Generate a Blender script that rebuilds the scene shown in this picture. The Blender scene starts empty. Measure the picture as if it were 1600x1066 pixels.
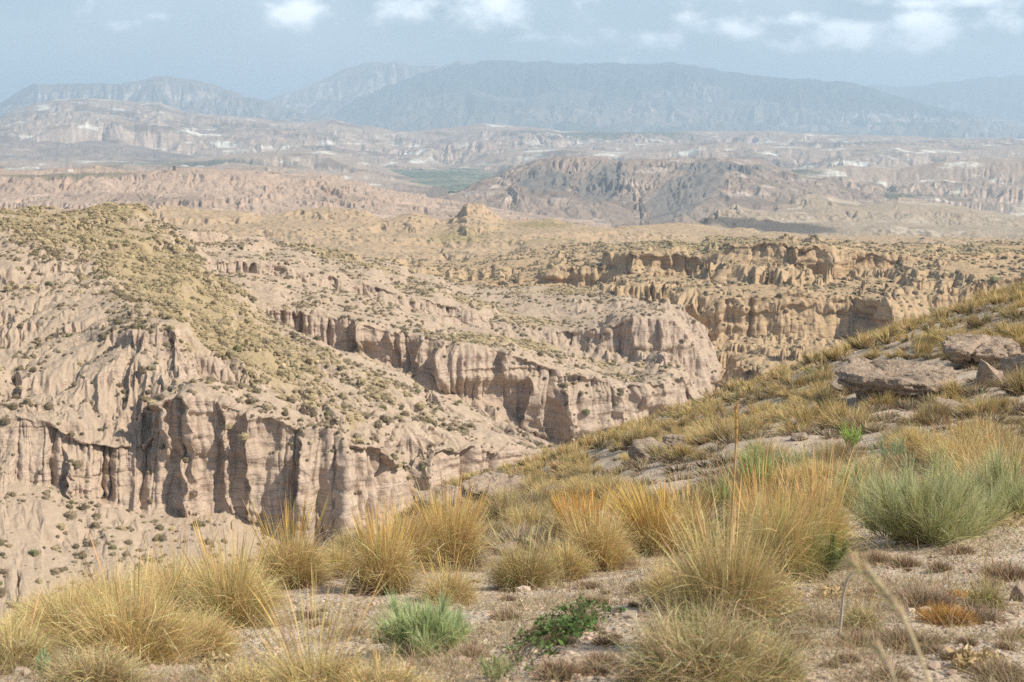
import bpy, math, random
import numpy as np
from mathutils import Vector

# ------------------------------------------------------------------ camera
F = 2222.0                      # focal length in photograph pixels (1600 wide)
PITCH = math.radians(8.8)
sc = bpy.context.scene
C = sc.collection
cam_d = bpy.data.cameras.new("camera")
cam_d.lens = 50.0; cam_d.sensor_width = 36.0
cam_d.clip_start = 0.1; cam_d.clip_end = 120000
cam_d.dof.use_dof = True
cam_d.dof.focus_distance = 13.0
cam_d.dof.aperture_fstop = 7.1
cam = bpy.data.objects.new("camera", cam_d); C.objects.link(cam)
cam.location = (0, 0, 0)
cam.rotation_euler = (math.pi / 2 - PITCH, 0, 0)
sc.camera = cam

# ------------------------------------------------------------------ sky, sun, exposure
SUN_AZ, SUN_EL = math.radians(106), math.radians(43)     # azimuth clockwise from +Y
W = bpy.data.worlds.new("World"); sc.world = W; W.use_nodes = True
wn = W.node_tree.nodes; wl = W.node_tree.links; wn.clear()
def WN(t, **k):
    n = wn.new(t)
    for a, b in k.items(): setattr(n, a, b)
    return n
def wmath(op, a, b=None, c=None, clamp=False):
    n = WN('ShaderNodeMath', operation=op, use_clamp=clamp)
    for i, v in enumerate((a, b, c)):
        if v is None: continue
        if isinstance(v, (int, float)): n.inputs[i].default_value = v
        else: wl.new(v, n.inputs[i])
    return n.outputs[0]
sky = WN('ShaderNodeTexSky', sky_type='NISHITA', sun_disc=False, sun_elevation=SUN_EL, sun_rotation=SUN_AZ,
         altitude=800, air_density=1.0, dust_density=0.6, ozone_density=1.5)
tc = WN('ShaderNodeTexCoord'); sp = WN('ShaderNodeSeparateXYZ'); wl.new(tc.outputs['Generated'], sp.inputs[0])
yy = wmath('MAXIMUM', sp.outputs[1], 0.15)
U_ = wmath('DIVIDE', sp.outputs[0], yy); V_ = wmath('DIVIDE', sp.outputs[2], yy)
cmb = WN('ShaderNodeCombineXYZ'); wl.new(U_, cmb.inputs[0]); wl.new(wmath('MULTIPLY', V_, 1.5), cmb.inputs[1])
nz = WN('ShaderNodeTexNoise'); nz.inputs['Scale'].default_value = 30; nz.inputs['Detail'].default_value = 10
nz.inputs['Roughness'].default_value = 0.55; nz.inputs['Distortion'].default_value = 0.1
wl.new(cmb.outputs[0], nz.inputs['Vector'])
nz2 = WN('ShaderNodeTexNoise'); nz2.inputs['Scale'].default_value = 6; nz2.inputs['Detail'].default_value = 6
wl.new(cmb.outputs[0], nz2.inputs['Vector'])
CLOUDS = [  # azimuth and height as tangents: (px, py, half width px, half height px, strength)
    (460, 22, 60, 24, .95), (625, 14, 50, 26, 1.0), (770, 16, 62, 30, 1.15), (198, 42, 40, 13, .7), (262, 26, 24, 12, .65),
    (145, 18, 36, 14, .6), (845, 60, 60, 11, .75), (1000, 62, 110, 17, .8), (1130, 45, 120, 22, .8), (1215, 32, 90, 14, .85),
    (1330, 50, 90, 24, 1.0), (1420, 52, 120, 30, 1.15), (1520, 42, 90, 28, .85), (1080, 30, 60, 12, .6),
    (1450, 2, 240, 14, .75), (1000, 2, 160, 14, .5), (1240, 72, 240, 14, .55), (480, 44, 40, 14, .55), (1000, 96, 130, 10, .5)]
acc = None
for px, py, a, b, s in CLOUDS:
    du = wmath('DIVIDE', wmath('SUBTRACT', U_, (px - 800) / F), a * 1.15 / F)
    dv = wmath('DIVIDE', wmath('SUBTRACT', V_, math.tan(math.atan((533 - py) / F) - PITCH)), b * 1.25 / F)
    g = wmath('MULTIPLY', wmath('EXPONENT', wmath('MULTIPLY', wmath('ADD', wmath('MULTIPLY', du, du), wmath('MULTIPLY', dv, dv)), -1.0)), s)
    acc = g if acc is None else wmath('MAXIMUM', acc, g)
dens = wmath('ADD', acc, wmath('MULTIPLY', wmath('SUBTRACT', nz.outputs[0], 0.5), 2.2))
mr = WN('ShaderNodeMapRange'); mr.interpolation_type = 'SMOOTHSTEP'; wl.new(dens, mr.inputs[0]); mr.inputs[1].default_value = 0.32; mr.inputs[2].default_value = 1.25
veil = wmath('MULTIPLY', wmath('SUBTRACT', nz2.outputs[0], 0.42, clamp=True), 0.9)
cfac = wmath('MINIMUM', wmath('ADD', wmath('MULTIPLY', mr.outputs[0], 0.95), veil), 1.0)
ccol = WN('ShaderNodeMix', data_type='RGBA'); wl.new(nz.outputs[0], ccol.inputs[0])
ccol.inputs[6].default_value = (12, 13.2, 14.6, 1); ccol.inputs[7].default_value = (28, 27.3, 26.6, 1)
mix = WN('ShaderNodeMix', data_type='RGBA')
wl.new(cfac, mix.inputs[0]); wl.new(sky.outputs[0], mix.inputs[6]); wl.new(ccol.outputs[2], mix.inputs[7])
bg = WN('ShaderNodeBackground'); bg.inputs[1].default_value = 0.080
wl.new(mix.outputs[2], bg.inputs[0])
wo = WN('ShaderNodeOutputWorld'); wl.new(bg.outputs[0], wo.inputs[0])

sd = bpy.data.lights.new("sun", 'SUN'); sd.energy = 5.0; sd.angle = math.radians(0.53); sd.color = (1.0, 0.92, 0.80)
sun = bpy.data.objects.new("sun", sd); C.objects.link(sun)
sun_dir = Vector((math.sin(SUN_AZ) * math.cos(SUN_EL), math.cos(SUN_AZ) * math.cos(SUN_EL), math.sin(SUN_EL)))
sun.rotation_euler = sun_dir.to_track_quat('Z', 'Y').to_euler()
sun.location = (200, -100, 200)
vs = sc.view_settings
vs.view_transform = 'Standard'; vs.look = 'None'; vs.gamma = 1; vs.exposure = 0.38; vs.use_curve_mapping = False
sc.render.engine = 'CYCLES'
cy = sc.cycles
cy.use_denoising = False
try: cy.denoiser = 'OPENIMAGEDENOISE'; cy.denoising_input_passes = 'RGB_ALBEDO_NORMAL'; cy.denoising_prefilter = 'ACCURATE'
except Exception: pass
cy.max_bounces = 6; cy.diffuse_bounces = 3; cy.glossy_bounces = 1; cy.transmission_bounces = 2; cy.volume_bounces = 1
cy.use_adaptive_sampling = False

# ------------------------------------------------------------------ helpers
rng = np.random.default_rng(7)
random.seed(7)
SP, CP = math.sin(PITCH), math.cos(PITCH)
def P(px, py, D):
    """world point lying D metres ahead (+Y) in the direction seen at photograph pixel (px, py)"""
    px = np.asarray(px, float); py = np.asarray(py, float); D = np.asarray(D, float)
    x = (px - 800) / F; u = -(py - 533) / F
    ry = CP + u * SP; rz = -SP + u * CP
    return np.stack(np.broadcast_arrays(D * x / ry, D * np.ones_like(ry), D * rz / ry), -1)

def hsh(ix, iy, iz, seed):
    h = (ix.astype(np.int64) * 374761393 + iy.astype(np.int64) * 668265263 + np.asarray(iz).astype(np.int64) * 1274126177 + seed * 974634777) & 0xFFFFFFFF
    h = ((h ^ (h >> 13)) * 1274126177) & 0xFFFFFFFF
    h = ((h ^ (h >> 15)) * 2246822519) & 0xFFFFFFFF
    return (h ^ (h >> 16)) & 0xFFFFFFFF
def h01(ix, iy, iz, seed): return (hsh(ix, iy, iz, seed).astype(np.float32) / 4294967296.0).astype(np.float32)
def vn2(x, y, seed=0):
    """gradient noise, about -1..1"""
    ix = np.floor(x); iy = np.floor(y); fx = (x - ix).astype(np.float32); fy = (y - iy).astype(np.float32)
    ux = fx * fx * fx * (fx * (fx * 6 - 15) + 10); uy = fy * fy * fy * (fy * (fy * 6 - 15) + 10)
    def g(a, b):
        t = h01(ix + a, iy + b, 0, seed) * 6.2831853
        return np.cos(t) * (fx - a) + np.sin(t) * (fy - b)
    a = g(0, 0) * (1 - ux) + g(1, 0) * ux
    b = g(0, 1) * (1 - ux) + g(1, 1) * ux
    return (a * (1 - uy) + b * uy) * 1.5
def vn3(x, y, z, seed=0):
    """value noise -1..1 in 3D"""
    ix = np.floor(x); iy = np.floor(y); iz = np.floor(z)
    fx = (x - ix).astype(np.float32); fy = (y - iy).astype(np.float32); fz = (z - iz).astype(np.float32)
    fx = fx * fx * (3 - 2 * fx); fy = fy * fy * (3 - 2 * fy); fz = fz * fz * (3 - 2 * fz)
    r = 0
    for a in (0, 1):
        for b in (0, 1):
            for c in (0, 1):
                w = (fx if a else 1 - fx) * (fy if b else 1 - fy) * (fz if c else 1 - fz)
                r = r + w * h01(ix + a, iy + b, iz + c, seed)
    return r * 2 - 1
def fbm(x, y, oct=4, seed=0, gain=0.5):
    r = 0; a = 1; n = 0
    for k in range(oct):
        r = r + a * vn2(x * 2 ** k + 17.3 * k, y * 2 ** k - 9.1 * k, seed + k); n += a; a *= gain
    return r / n
def gull(x, y, dx, dy, wl_, seed):
    """gullies running along (dx,dy): cosine stripes blended over jittered cells"""
    x = x / wl_; y = y / wl_
    px_, py_ = -dy, dx
    ix = np.floor(x); iy = np.floor(y); num = 0; den = 0
    for a in (-1, 0, 1):
        for b in (-1, 0, 1):
            cx = ix + a; cy_ = iy + b
            jx = cx + h01(cx, cy_, 0, seed); jy = cy_ + h01(cx, cy_, 1, seed)
            vx = x - jx; vy = y - jy
            w = np.exp(-(vx * vx + vy * vy) * 2.2)
            num = num + w * np.cos((vx * px_ + vy * py_) * 6.2831853 * 0.9)
            den = den + w
    return num / (den + 1e-6)
def sm(a, s, axis):
    """gaussian smoothing along one axis with edge padding"""
    if s <= 0: return a
    r = int(max(1, round(3 * s))); k = np.exp(-0.5 * (np.arange(-r, r + 1) / s) ** 2); k /= k.sum()
    pad = [(0, 0)] * a.ndim; pad[axis] = (r, r)
    b = np.pad(a, pad, mode='edge'); out = np.zeros_like(a, dtype=float)
    n = a.shape[axis]
    for i, w in enumerate(k):
        sl = [slice(None)] * a.ndim; sl[axis] = slice(i, i + n); out += w * b[tuple(sl)]
    return out
def sstep(a, b, x):
    t = np.clip((x - a) / (b - a), 0, 1); return t * t * (3 - 2 * t)

def mesh_np(name, verts, faces, mats=(), smooth=True, attrs=None, colors=None):
    """verts (N,3), faces (M,k) with k constant"""
    me = bpy.data.meshes.new(name)
    verts = np.asarray(verts, np.float32); faces = np.asarray(faces, np.int32)
    k = faces.shape[1]
    me.vertices.add(len(verts)); me.vertices.foreach_set('co', verts.ravel())
    me.loops.add(faces.size); me.loops.foreach_set('vertex_index', faces.ravel())
    me.polygons.add(len(faces)); me.polygons.foreach_set('loop_start', np.arange(0, faces.size, k, dtype=np.int32))
    me.polygons.foreach_set('loop_total', np.full(len(faces), k, np.int32))
    me.polygons.foreach_set('use_smooth', np.full(len(faces), smooth, bool))
    me.update(calc_edges=True)
    for n, v in (attrs or {}).items():
        at = me.attributes.new(n, 'FLOAT', 'POINT'); at.data.foreach_set('value', np.asarray(v, np.float32).ravel())
    if colors is not None:
        at = me.attributes.new('col', 'FLOAT_COLOR', 'POINT')
        c4 = np.ones((len(verts), 4), np.float32); c4[:, :3] = colors
        at.data.foreach_set('color', c4.ravel())
    for m in mats: me.materials.append(m)
    return me
def link(name, me, parent=None, loc=None):
    o = bpy.data.objects.new(name, me); C.objects.link(o)
    if parent is not None: o.parent = parent
    if loc is not None: o.location = loc
    return o
def tag(o, label, cat, group=None, kind=None):
    if label: o['label'] = label
    if cat: o['category'] = cat
    if group: o['group'] = group
    if kind: o['kind'] = kind
    return o
def empty(name, loc, rz=0):
    o = bpy.data.objects.new(name, None); C.objects.link(o); o.location = loc; o.rotation_euler = (0, 0, rz); o.empty_display_size = .2
    return o
def grid_faces(nr, nc):
    i = np.arange(nr - 1)[:, None] * nc + np.arange(nc - 1)[None, :]
    return np.stack([i, i + 1, i + nc + 1, i + nc], -1).reshape(-1, 4)

# ------------------------------------------------------------------ materials
class NT:
    def __init__(s, name):
        s.m = bpy.data.materials.new(name); s.m.use_nodes = True; s.t = s.m.node_tree; s.t.nodes.clear()
    def n(s, t, **k):
        n = s.t.nodes.new(t)
        for a, b in k.items(): setattr(n, a, b)
        return n
    def l(s, a, b): s.t.links.new(a, b)
    def val(s, sock, v):
        if isinstance(v, (int, float)): sock.default_value = v
        elif isinstance(v, tuple): sock.default_value = v if len(v) == len(sock.default_value) else (*v, 1)
        else: s.l(v, sock)
    def math(s, op, a, b=None, clamp=False):
        n = s.n('ShaderNodeMath', operation=op, use_clamp=clamp); s.val(n.inputs[0], a)
        if b is not None: s.val(n.inputs[1], b)
        return n.outputs[0]
    def mix(s, f, a, b, blend='MIX'):
        n = s.n('ShaderNodeMix', data_type='RGBA', blend_type=blend); s.val(n.inputs[0], f); s.val(n.inputs[6], a); s.val(n.inputs[7], b)
        return n.outputs[2]
    def noise(s, vec, scale=(1, 1, 1), detail=4, rough=.55, dist=0.0, sc_=1.0):
        mp = s.n('ShaderNodeMapping'); s.l(vec, mp.inputs[0]); mp.inputs['Scale'].default_value = scale
        n = s.n('ShaderNodeTexNoise'); s.l(mp.outputs[0], n.inputs['Vector']); n.inputs['Scale'].default_value = sc_
        n.inputs['Detail'].default_value = detail; n.inputs['Roughness'].default_value = rough; n.inputs['Distortion'].default_value = dist
        return n.outputs[0]
    def rng(s, v, a, b, c=0.0, d=1.0, smooth=True):
        n = s.n('ShaderNodeMapRange'); n.interpolation_type = 'SMOOTHSTEP' if smooth else 'LINEAR'
        s.val(n.inputs[0], v)
        for i, q in zip((1, 2, 3, 4), (a, b, c, d)): n.inputs[i].default_value = q
        return n.outputs[0]
    def attr(s, name, out='Fac'):
        n = s.n('ShaderNodeAttribute', attribute_name=name); return n.outputs[out]
    def out(s, color, rough=.9, bump=None, bstr=.5, bdist=.1, spec=.15, transl=None):
        p = s.n('ShaderNodeBsdfPrincipled'); s.val(p.inputs['Base Color'], color); s.val(p.inputs['Roughness'], rough)
        p.inputs['Specular IOR Level'].default_value = spec
        if bump is not None:
            b = s.n('ShaderNodeBump'); b.inputs['Strength'].default_value = bstr; b.inputs['Distance'].default_value = bdist
            s.l(bump, b.inputs['Height']); s.l(b.outputs[0], p.inputs['Normal'])
        o = s.n('ShaderNodeOutputMaterial'); sh = p.outputs[0]
        if transl:
            tr = s.n('ShaderNodeBsdfTranslucent'); s.val(tr.inputs[0], color)
            mx = s.n('ShaderNodeMixShader'); mx.inputs[0].default_value = transl; s.l(sh, mx.inputs[1]); s.l(tr.outputs[0], mx.inputs[2]); sh = mx.outputs[0]
        s.l(sh, o.inputs[0]); return s.m

def rock_mat(name, r1, r2, soil, grass, unit=1.0, strata=3.0, dots=0.0, dotscale=0.3, dotcol=(.12, .11, .06), dark=None, slope=(.45, .8), bump=.6, strat_amt=.5, patch=0.0):
    """unit: size in metres of the smallest thing seen at that distance"""
    t = NT(name); g = t.n('ShaderNodeNewGeometry'); pos = g.outputs['Position']
    sx = t.n('ShaderNodeSeparateXYZ'); t.l(g.outputs['Normal'], sx.inputs[0]); nzv = sx.outputs[2]
    big = t.noise(pos, (1 / (40 * unit),) * 3, 5, .6)
    st = t.noise(pos, (.03 / strata, .03 / strata, 1 / strata), 6, .6, 0.3)
    st2 = t.noise(pos, (.1 / unit, .1 / unit, 1.2 / unit), 3, .5)
    streak = t.noise(pos, (.9 / unit, .9 / unit, .07 / unit), 4, .6)
    fine = t.noise(pos, (1 / unit,) * 3, 6, .65)
    c = t.mix(t.rng(st, .35, .65), r1, r2)
    c = t.mix(t.rng(big, .35, .65, 0, .6), c, r2)
    c = t.mix(t.rng(st2, .3, .7, 0, strat_amt), c, tuple(x * .78 for x in r1))
    c = t.mix(t.rng(streak, .45, .75, 0, .45 * (1 - min(1, patch * 1.2))), c, tuple(x * 1.18 for x in r2))
    crk = t.noise(pos, (.22 / unit, .22 / unit, 3.2 / unit), 4, .6, .2)
    crm = t.math('MULTIPLY', t.rng(crk, .57, .64), t.rng(nzv, .75, .45))
    c = t.mix(t.math('MULTIPLY', crm, .36), c, tuple(x * .5 for x in r1))
    sl = t.math('ADD', nzv, t.math('MULTIPLY', t.math('SUBTRACT', fine, .5), .5))
    c = t.mix(t.rng(sl, *slope), c, soil)
    c = t.mix(t.rng(fine, .3, .75, 0, .5), c, tuple(x * .72 for x in soil))
    if patch:
        pn = t.noise(pos, (1 / (28 * unit), 1 / (28 * unit), 1 / (9 * unit)), 5, .62); pw = t.noise(pos, (1 / (19 * unit), 1 / (23 * unit), 1 / (5 * unit)), 5, .65)
        c = t.mix(t.rng(pw, .54, .66, 0, .75 * patch), c, tuple(min(.8, x * 1.3) for x in r2))
        c = t.mix(t.math('MULTIPLY', t.rng(pn, .50, .62, 0, .8 * patch), t.rng(nzv, .3, .8, .35, 1)), c, tuple(x * .42 for x in soil))
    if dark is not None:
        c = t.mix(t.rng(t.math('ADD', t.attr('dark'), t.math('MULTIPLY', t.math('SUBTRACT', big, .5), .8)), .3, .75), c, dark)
    ga = t.math('ADD', t.attr('grass'), t.math('MULTIPLY', t.math('SUBTRACT', t.noise(pos, (.25 / unit,) * 3, 5, .7), .5), 1.3))
    c = t.mix(t.math('MULTIPLY', t.rng(ga, .35, .9, 0, .8), t.rng(nzv, .35, .65)), c, grass)
    if dots > 0:
        v = t.n('ShaderNodeTexVoronoi'); v.inputs['Scale'].default_value = dotscale; v.inputs['Randomness'].default_value = 1
        t.l(pos, v.inputs['Vector'])
        dm = t.math('MULTIPLY', t.rng(v.outputs['Distance'], .22, .36, 1, 0), t.rng(nzv, .5, .75))
        c = t.mix(t.math('MULTIPLY', dm, t.math('MULTIPLY', t.rng(big, .3, .6, .3, 1), dots)), c, dotcol)
    b = t.math('SUBTRACT', t.math('ADD', t.math('MULTIPLY', st2, .8), t.math('ADD', fine, t.math('MULTIPLY', streak, .6))), t.math('MULTIPLY', crm, .5))
    return t.out(c, .95, b, bump, unit * .6, spec=.05)

# ------------------------------------------------------------------ lofted terrain
LOFTS = {}
def loft(name, mat, x0, x1, dx, lines, secs, macro=None, gul=(), flutes=(), strat=None, terr=None, feats=(), seed=0, smx=6, smr=2.0, sfac=1.5, keep=None, jit=0.0, cj=1.0, darkf=None, grassf=None, obj=True):
    px = np.arange(x0, x1 + dx * .5, dx, dtype=float); nc = len(px)
    Ws = []
    for ln in lines:
        a = np.array(ln, float)
        py = sm(np.interp(px, a[:, 0], a[:, 1])[None], smx / dx, 1)[0]
        li = len(Ws); z0 = 0 * px
        if li >= len(lines) - 3: py = py + cj * (1.0 * vn2(px / 38, z0 + seed, 3) + .3 * vn2(px / 13, z0 + seed, 4))
        elif li > 0: py = py + jit * (vn2(px / 60, z0 + seed + li * 3.7, 6) + (.6 if seed == 41 else .12) * vn2(px / 18, z0 + seed + li * 5.1, 7))
        D = sm(np.interp(px, a[:, 0], a[:, 2])[None], 18 / dx, 1)[0]
        Ws.append(P(px, py, D))
    rows = []; cl = []; gr = []; fr = []
    for k, s in enumerate(secs):
        n = s['n']; t = (np.arange(n) / n)[:, None, None]
        rows.append(Ws[k][None] * (1 - t) + Ws[k + 1][None] * t)
        for arr, key, dflt in ((cl, 'cliff', 0), (gr, 'grass', 0), (fr, 'amp', 1)):
            arr.append(np.full(n, float(s.get(key, dflt))))
    rows.append(Ws[-1][None]); cl.append([cl[-1][-1]]); gr.append([gr[-1][-1]]); fr.append([fr[-1][-1]])
    V = np.concatenate(rows, 0); nr = V.shape[0]
    cl = sm(np.concatenate(cl)[:, None], 3, 0); gr = sm(np.concatenate(gr)[:, None], 6, 0); fr = sm(np.concatenate(fr)[:, None], 3, 0)
    V = sm(V, smr, 0)
    cl = np.broadcast_to(cl, (nr, nc)).copy(); gr = np.broadcast_to(gr, (nr, nc)).copy(); fr = np.broadcast_to(fr, (nr, nc)).copy()
    if keep:                                    # relief fades out towards the skyline row
        kr, kn, kmin = keep; kr = sum(q['n'] for q in secs[:kr])
        fr = fr * (kmin + (1 - kmin) * sstep(0, 1, np.abs(np.arange(nr) - kr) / kn))[:, None]
    cl *= (.55 + .45 * sstep(-.45, .05, vn2(px / 60.0, 0 * px + seed * 1.3, 8)))[None]
    def normals(V, s=0):
        du = np.gradient(V, axis=1); dv = np.gradient(V, axis=0)
        N = np.cross(du, dv); N /= np.linalg.norm(N, axis=-1, keepdims=True) + 1e-9
        if s: N = sm(sm(N, s, 0), s, 1); N /= np.linalg.norm(N, axis=-1, keepdims=True) + 1e-9
        return N
    B = V.copy()
    if macro:
        for (w, a) in macro:
            V[..., 2] += a * fr * fbm(B[..., 0] / w, B[..., 1] / w, 3, seed + 3)
    # cliffs: big buttresses and recesses with a place of their own
    N = normals(V, 4)
    nh = N.copy(); nh[..., 2] = 0; nh /= np.linalg.norm(nh, axis=-1, keepdims=True) + 1e-6
    if feats:
        pyv = 533 - F * np.tan(np.arctan2(B[..., 2], B[..., 1]) + PITCH)
        for (fx, fy, hh, wl_, wr, amp) in feats:
            q = px[None, :] - fx + 6 * vn2(pyv / 25.0, pyv * 0 + fx, 5)
            prof = np.where(q < 0, np.clip(1 + q / wl_, 0, 1), np.exp(-q / wr))
            m = np.exp(-((pyv - fy) / hh) ** 4)
            V += nh * (amp * prof * m * (.15 + .85 * np.clip(cl * 1.6, 0, 1)))[..., None]
    # gullies
    for (w, a) in gul:
        N = normals(V, 2)
        s = np.sqrt(N[..., 0] ** 2 + N[..., 1] ** 2) + 1e-6
        c = gull(B[..., 0] + w * .35 * vn2(B[..., 0] / w / 2, B[..., 1] / w / 2, seed + 9), B[..., 1], N[..., 0] / s, N[..., 1] / s, w, seed + int(w * 7))
        c = 1.7 * np.abs(c) ** .75 - .95
        V[..., 2] += a * c * np.clip(s * sfac, 0, 1) * fr * (1 - cl * .8)
    # strata ledges
    if terr:
        for (h, amt) in terr:
            z = V[..., 2] / h + .35 * vn2(B[..., 0] / (h * 9), B[..., 1] / (h * 9), seed + 21)
            f = z - np.floor(z); g_ = sstep(.38, .62, f)
            k = amt * sstep(-.3, .35, vn2(B[..., 0] / (h * 6), B[..., 1] / (h * 6), seed + 22) + .25)
            V[..., 2] += (g_ - f) * h * k * fr * (1 - .85 * np.clip(cl * 1.3, 0, 1))
    N = normals(V, 3)
    nh = N.copy(); nh[..., 2] = 0; nh /= np.linalg.norm(nh, axis=-1, keepdims=True) + 1e-6
    steep = np.clip(np.maximum(cl, sstep(.75, .45, N[..., 2]) * .6), 0, 1) * sstep(.92, .6, N[..., 2])
    scol = np.cumsum(np.median(np.abs(B[..., 1]), axis=0) / F * dx)[None, :] + 0 * gr
    for (w, a) in flutes:
        scw = scol + w * 1.6 * vn2(scol / w / 5, scol * 0 + w, seed + 60); a = a * (.55 + .9 * sstep(-.4, .5, vn2(scol / w / 4, B[..., 2] / w / 8, seed + 61)))
        zz = B[..., 2] / w
        wx = .16 * vn2(zz / 6, scol / w / 6, seed) + .05 * vn2(zz / 1.5, scol / w / 2, seed + 1)
        n = vn2(scw / w + wx, zz / 22, seed + int(w * 3)); n2 = vn2(scw / w * 2.3 + wx * 2, zz / 9 + 40, seed + 50)
        pres = sstep(-.45, .15, vn2(scol / w / 3, zz / 7, seed + 5))
        d = .5 * n + .3 * n2 - 1.3 * np.exp(-np.abs(n) / .08) * pres - .35 * np.exp(-np.abs(n2) / .10) * pres
        V += nh * (a * d * steep * fr)[..., None]
    if strat:
        for (h, a) in strat:
            n = vn3(B[..., 0] / (h * 30), B[..., 1] / (h * 30), B[..., 2] / h, seed + 31)
            n = np.clip(n * 2.2, -1, 1)
            V += nh * (a * n * steep * fr)[..., None]
    at = {'grass': gr}
    if grassf is not None: at['grass'] = np.clip(gr + grassf(px[None, :] + 0 * gr, 533 - F * np.tan(np.arctan2(B[..., 2], B[..., 1]) + PITCH)), 0, 1.2)
    if darkf is not None: at['dark'] = darkf(px[None, :] + 0 * gr, 533 - F * np.tan(np.arctan2(B[..., 2], B[..., 1]) + PITCH))
    cell = float(np.median(np.abs(B[..., 1]))) / F * dx
    N = normals(V, 1)
    for m_, a_ in ((12, .16), (6, .2), (3.0, .26)):
        w = cell * m_
        n = vn3(B[..., 0] / w, B[..., 1] / w, V[..., 2] / (w * np.where(cl > .5, 2.2, .7)), seed + 90 + int(m_))
        V += N * (w * a_ * n * fr * (.35 + .65 * np.clip(cl + steep, 0, 1)))[..., None]
    N = normals(V)
    LOFTS[seed] = (V, N, at['grass'], px, fr)
    if obj:
        me = mesh_np(name, V.reshape(-1, 3), grid_faces(nr, nc), [mat], True, at)
        o = link(name, me); o['kind'] = 'structure'
        return o

def ell(px, py, cx, cy_, a, b, rot=0):
    c, s = math.cos(rot), math.sin(rot); x = px - cx; y = py - cy_
    u = (x * c + y * s) / a; v = (-x * s + y * c) / b
    return np.exp(-(u * u + v * v) ** 1.5)

# colours
M_A = rock_mat('rock_left_spur', (.47, .35, .265), (.56, .44, .345), (.46, .355, .255), (.37, .285, .155), unit=1.0, strata=3.0)
M_R = rock_mat('rock_right_wall', (.49, .335, .19), (.58, .43, .275), (.48, .345, .205), (.32, .255, .14), unit=2.0, strata=4.0, dots=.5, dotscale=.16, strat_amt=.8)
M_T = rock_mat('rock_tan_hills', (.46, .30, .175), (.55, .40, .26), (.46, .335, .21), (.29, .235, .11), unit=3.0, strata=6.0, dots=.9, dotscale=.14, strat_amt=.6)
M_E = rock_mat('rock_pink_badlands', (.50, .30, .205), (.58, .42, .32), (.45, .33, .24), (.28, .23, .14), unit=6.0, strata=9.0, dark=(.22, .18, .12), patch=.5)
M_U = rock_mat('rock_grey_badlands', (.38, .31, .24), (.52, .46, .38), (.40, .32, .23), (.24, .21, .12), unit=5.0, strata=8.0, dark=(.13, .11, .09), patch=.5)
M_F = rock_mat('rock_dark_hills', (.46, .30, .22), (.56, .46, .38), (.32, .24, .18), (.18, .15, .08), unit=8.0, strata=14.0, dark=(.19, .165, .14), patch=.6)
M_G = rock_mat('rock_far_badlands', (.48, .31, .23), (.68, .60, .51), (.40, .30, .22), (.13, .13, .07), unit=13.0, strata=24.0, dark=(.12, .12, .08), slope=(.65, .97), patch=1.0)
M_H = rock_mat('rock_mountains', (.42, .35, .30), (.62, .55, .48), (.26, .21, .16), (.07, .085, .05), unit=40.0, strata=90.0, dark=(.06, .07, .055), patch=.45)

# ---- left spur
crestA = [(-300, 330, 470), (0, 322, 460), (60, 318, 470), (120, 328, 470), (170, 318, 480), (210, 320, 480), (250, 343, 475), (300, 375, 455), (350, 425, 430), (410, 482, 405), (480, 520, 390), (560, 558, 378), (640, 592, 368), (720, 628, 358), (800, 664, 348), (870, 688, 340), (950, 715, 330), (1020, 740, 320)]
def yoff(l, dy, dD, t=1): return [(a, b + dy, c + dD) for a, b, c in l]
A_lines = [
    [(-300, 1120, 190), (0, 1090, 195), (200, 1060, 200), (400, 1040, 205), (600, 1000, 215), (700, 930, 225), (800, 860, 240), (900, 800, 260), (1020, 780, 280)],
    [(-300, 900, 222), (0, 900, 226), (100, 915, 226), (200, 905, 228), (300, 900, 232), (400, 905, 238), (500, 915, 246), (600, 900, 256), (700, 850, 268), (800, 790, 285), (900, 740, 300), (1020, 760, 305)],
    [(-300, 740, 258), (0, 742, 262), (60, 755, 262), (130, 785, 262), (200, 800, 264), (300, 806, 268), (350, 795, 272), (420, 835, 268), (480, 862, 264), (540, 868, 264), (600, 850, 272), (660, 800, 284), (750, 770, 300), (850, 712, 322), (900, 712, 325), (1020, 752, 315)],
    [(-300, 645, 266), (0, 650, 270), (100, 662, 270), (150, 690, 270), (225, 695, 273), (250, 640, 276), (275, 614, 278), (330, 622, 278), (400, 640, 276), (480, 668, 273), (540, 676, 274), (600, 700, 280), (640, 722, 288), (700, 706, 296), (800, 706, 312), (880, 700, 328), (950, 722, 328), (1020, 746, 318)],
    [(-300, 600, 285), (0, 600, 288), (100, 602, 288), (180, 575, 292), (270, 572, 296), (330, 585, 300), (450, 620, 296), (560, 650, 294), (650, 672, 300), (750, 682, 312), (850, 698, 330), (950, 719, 329), (1020, 743, 319)],
    [(-300, 525, 318), (0, 525, 320), (130, 522, 314), (200, 523, 304), (270, 530, 302), (330, 560, 306), (450, 596, 308), (560, 625, 312), (650, 650, 320), (750, 668, 330), (850, 692, 334), (950, 717, 329.5), (1020, 741, 319.5)],
    [(-300, 420, 370), (0, 420, 368), (100, 420, 375), (200, 425, 378), (300, 455, 372), (400, 520, 360), (500, 560, 350), (600, 590, 346), (700, 630, 346), (800, 672, 342), (870, 691, 338), (950, 716, 329.8), (1020, 740.5, 319.8)],
    crestA,
    [(a, b + 25, c + 25) for a, b, c in crestA],
    [(a, b + 110, c + 60) for a, b, c in crestA]]
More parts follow.
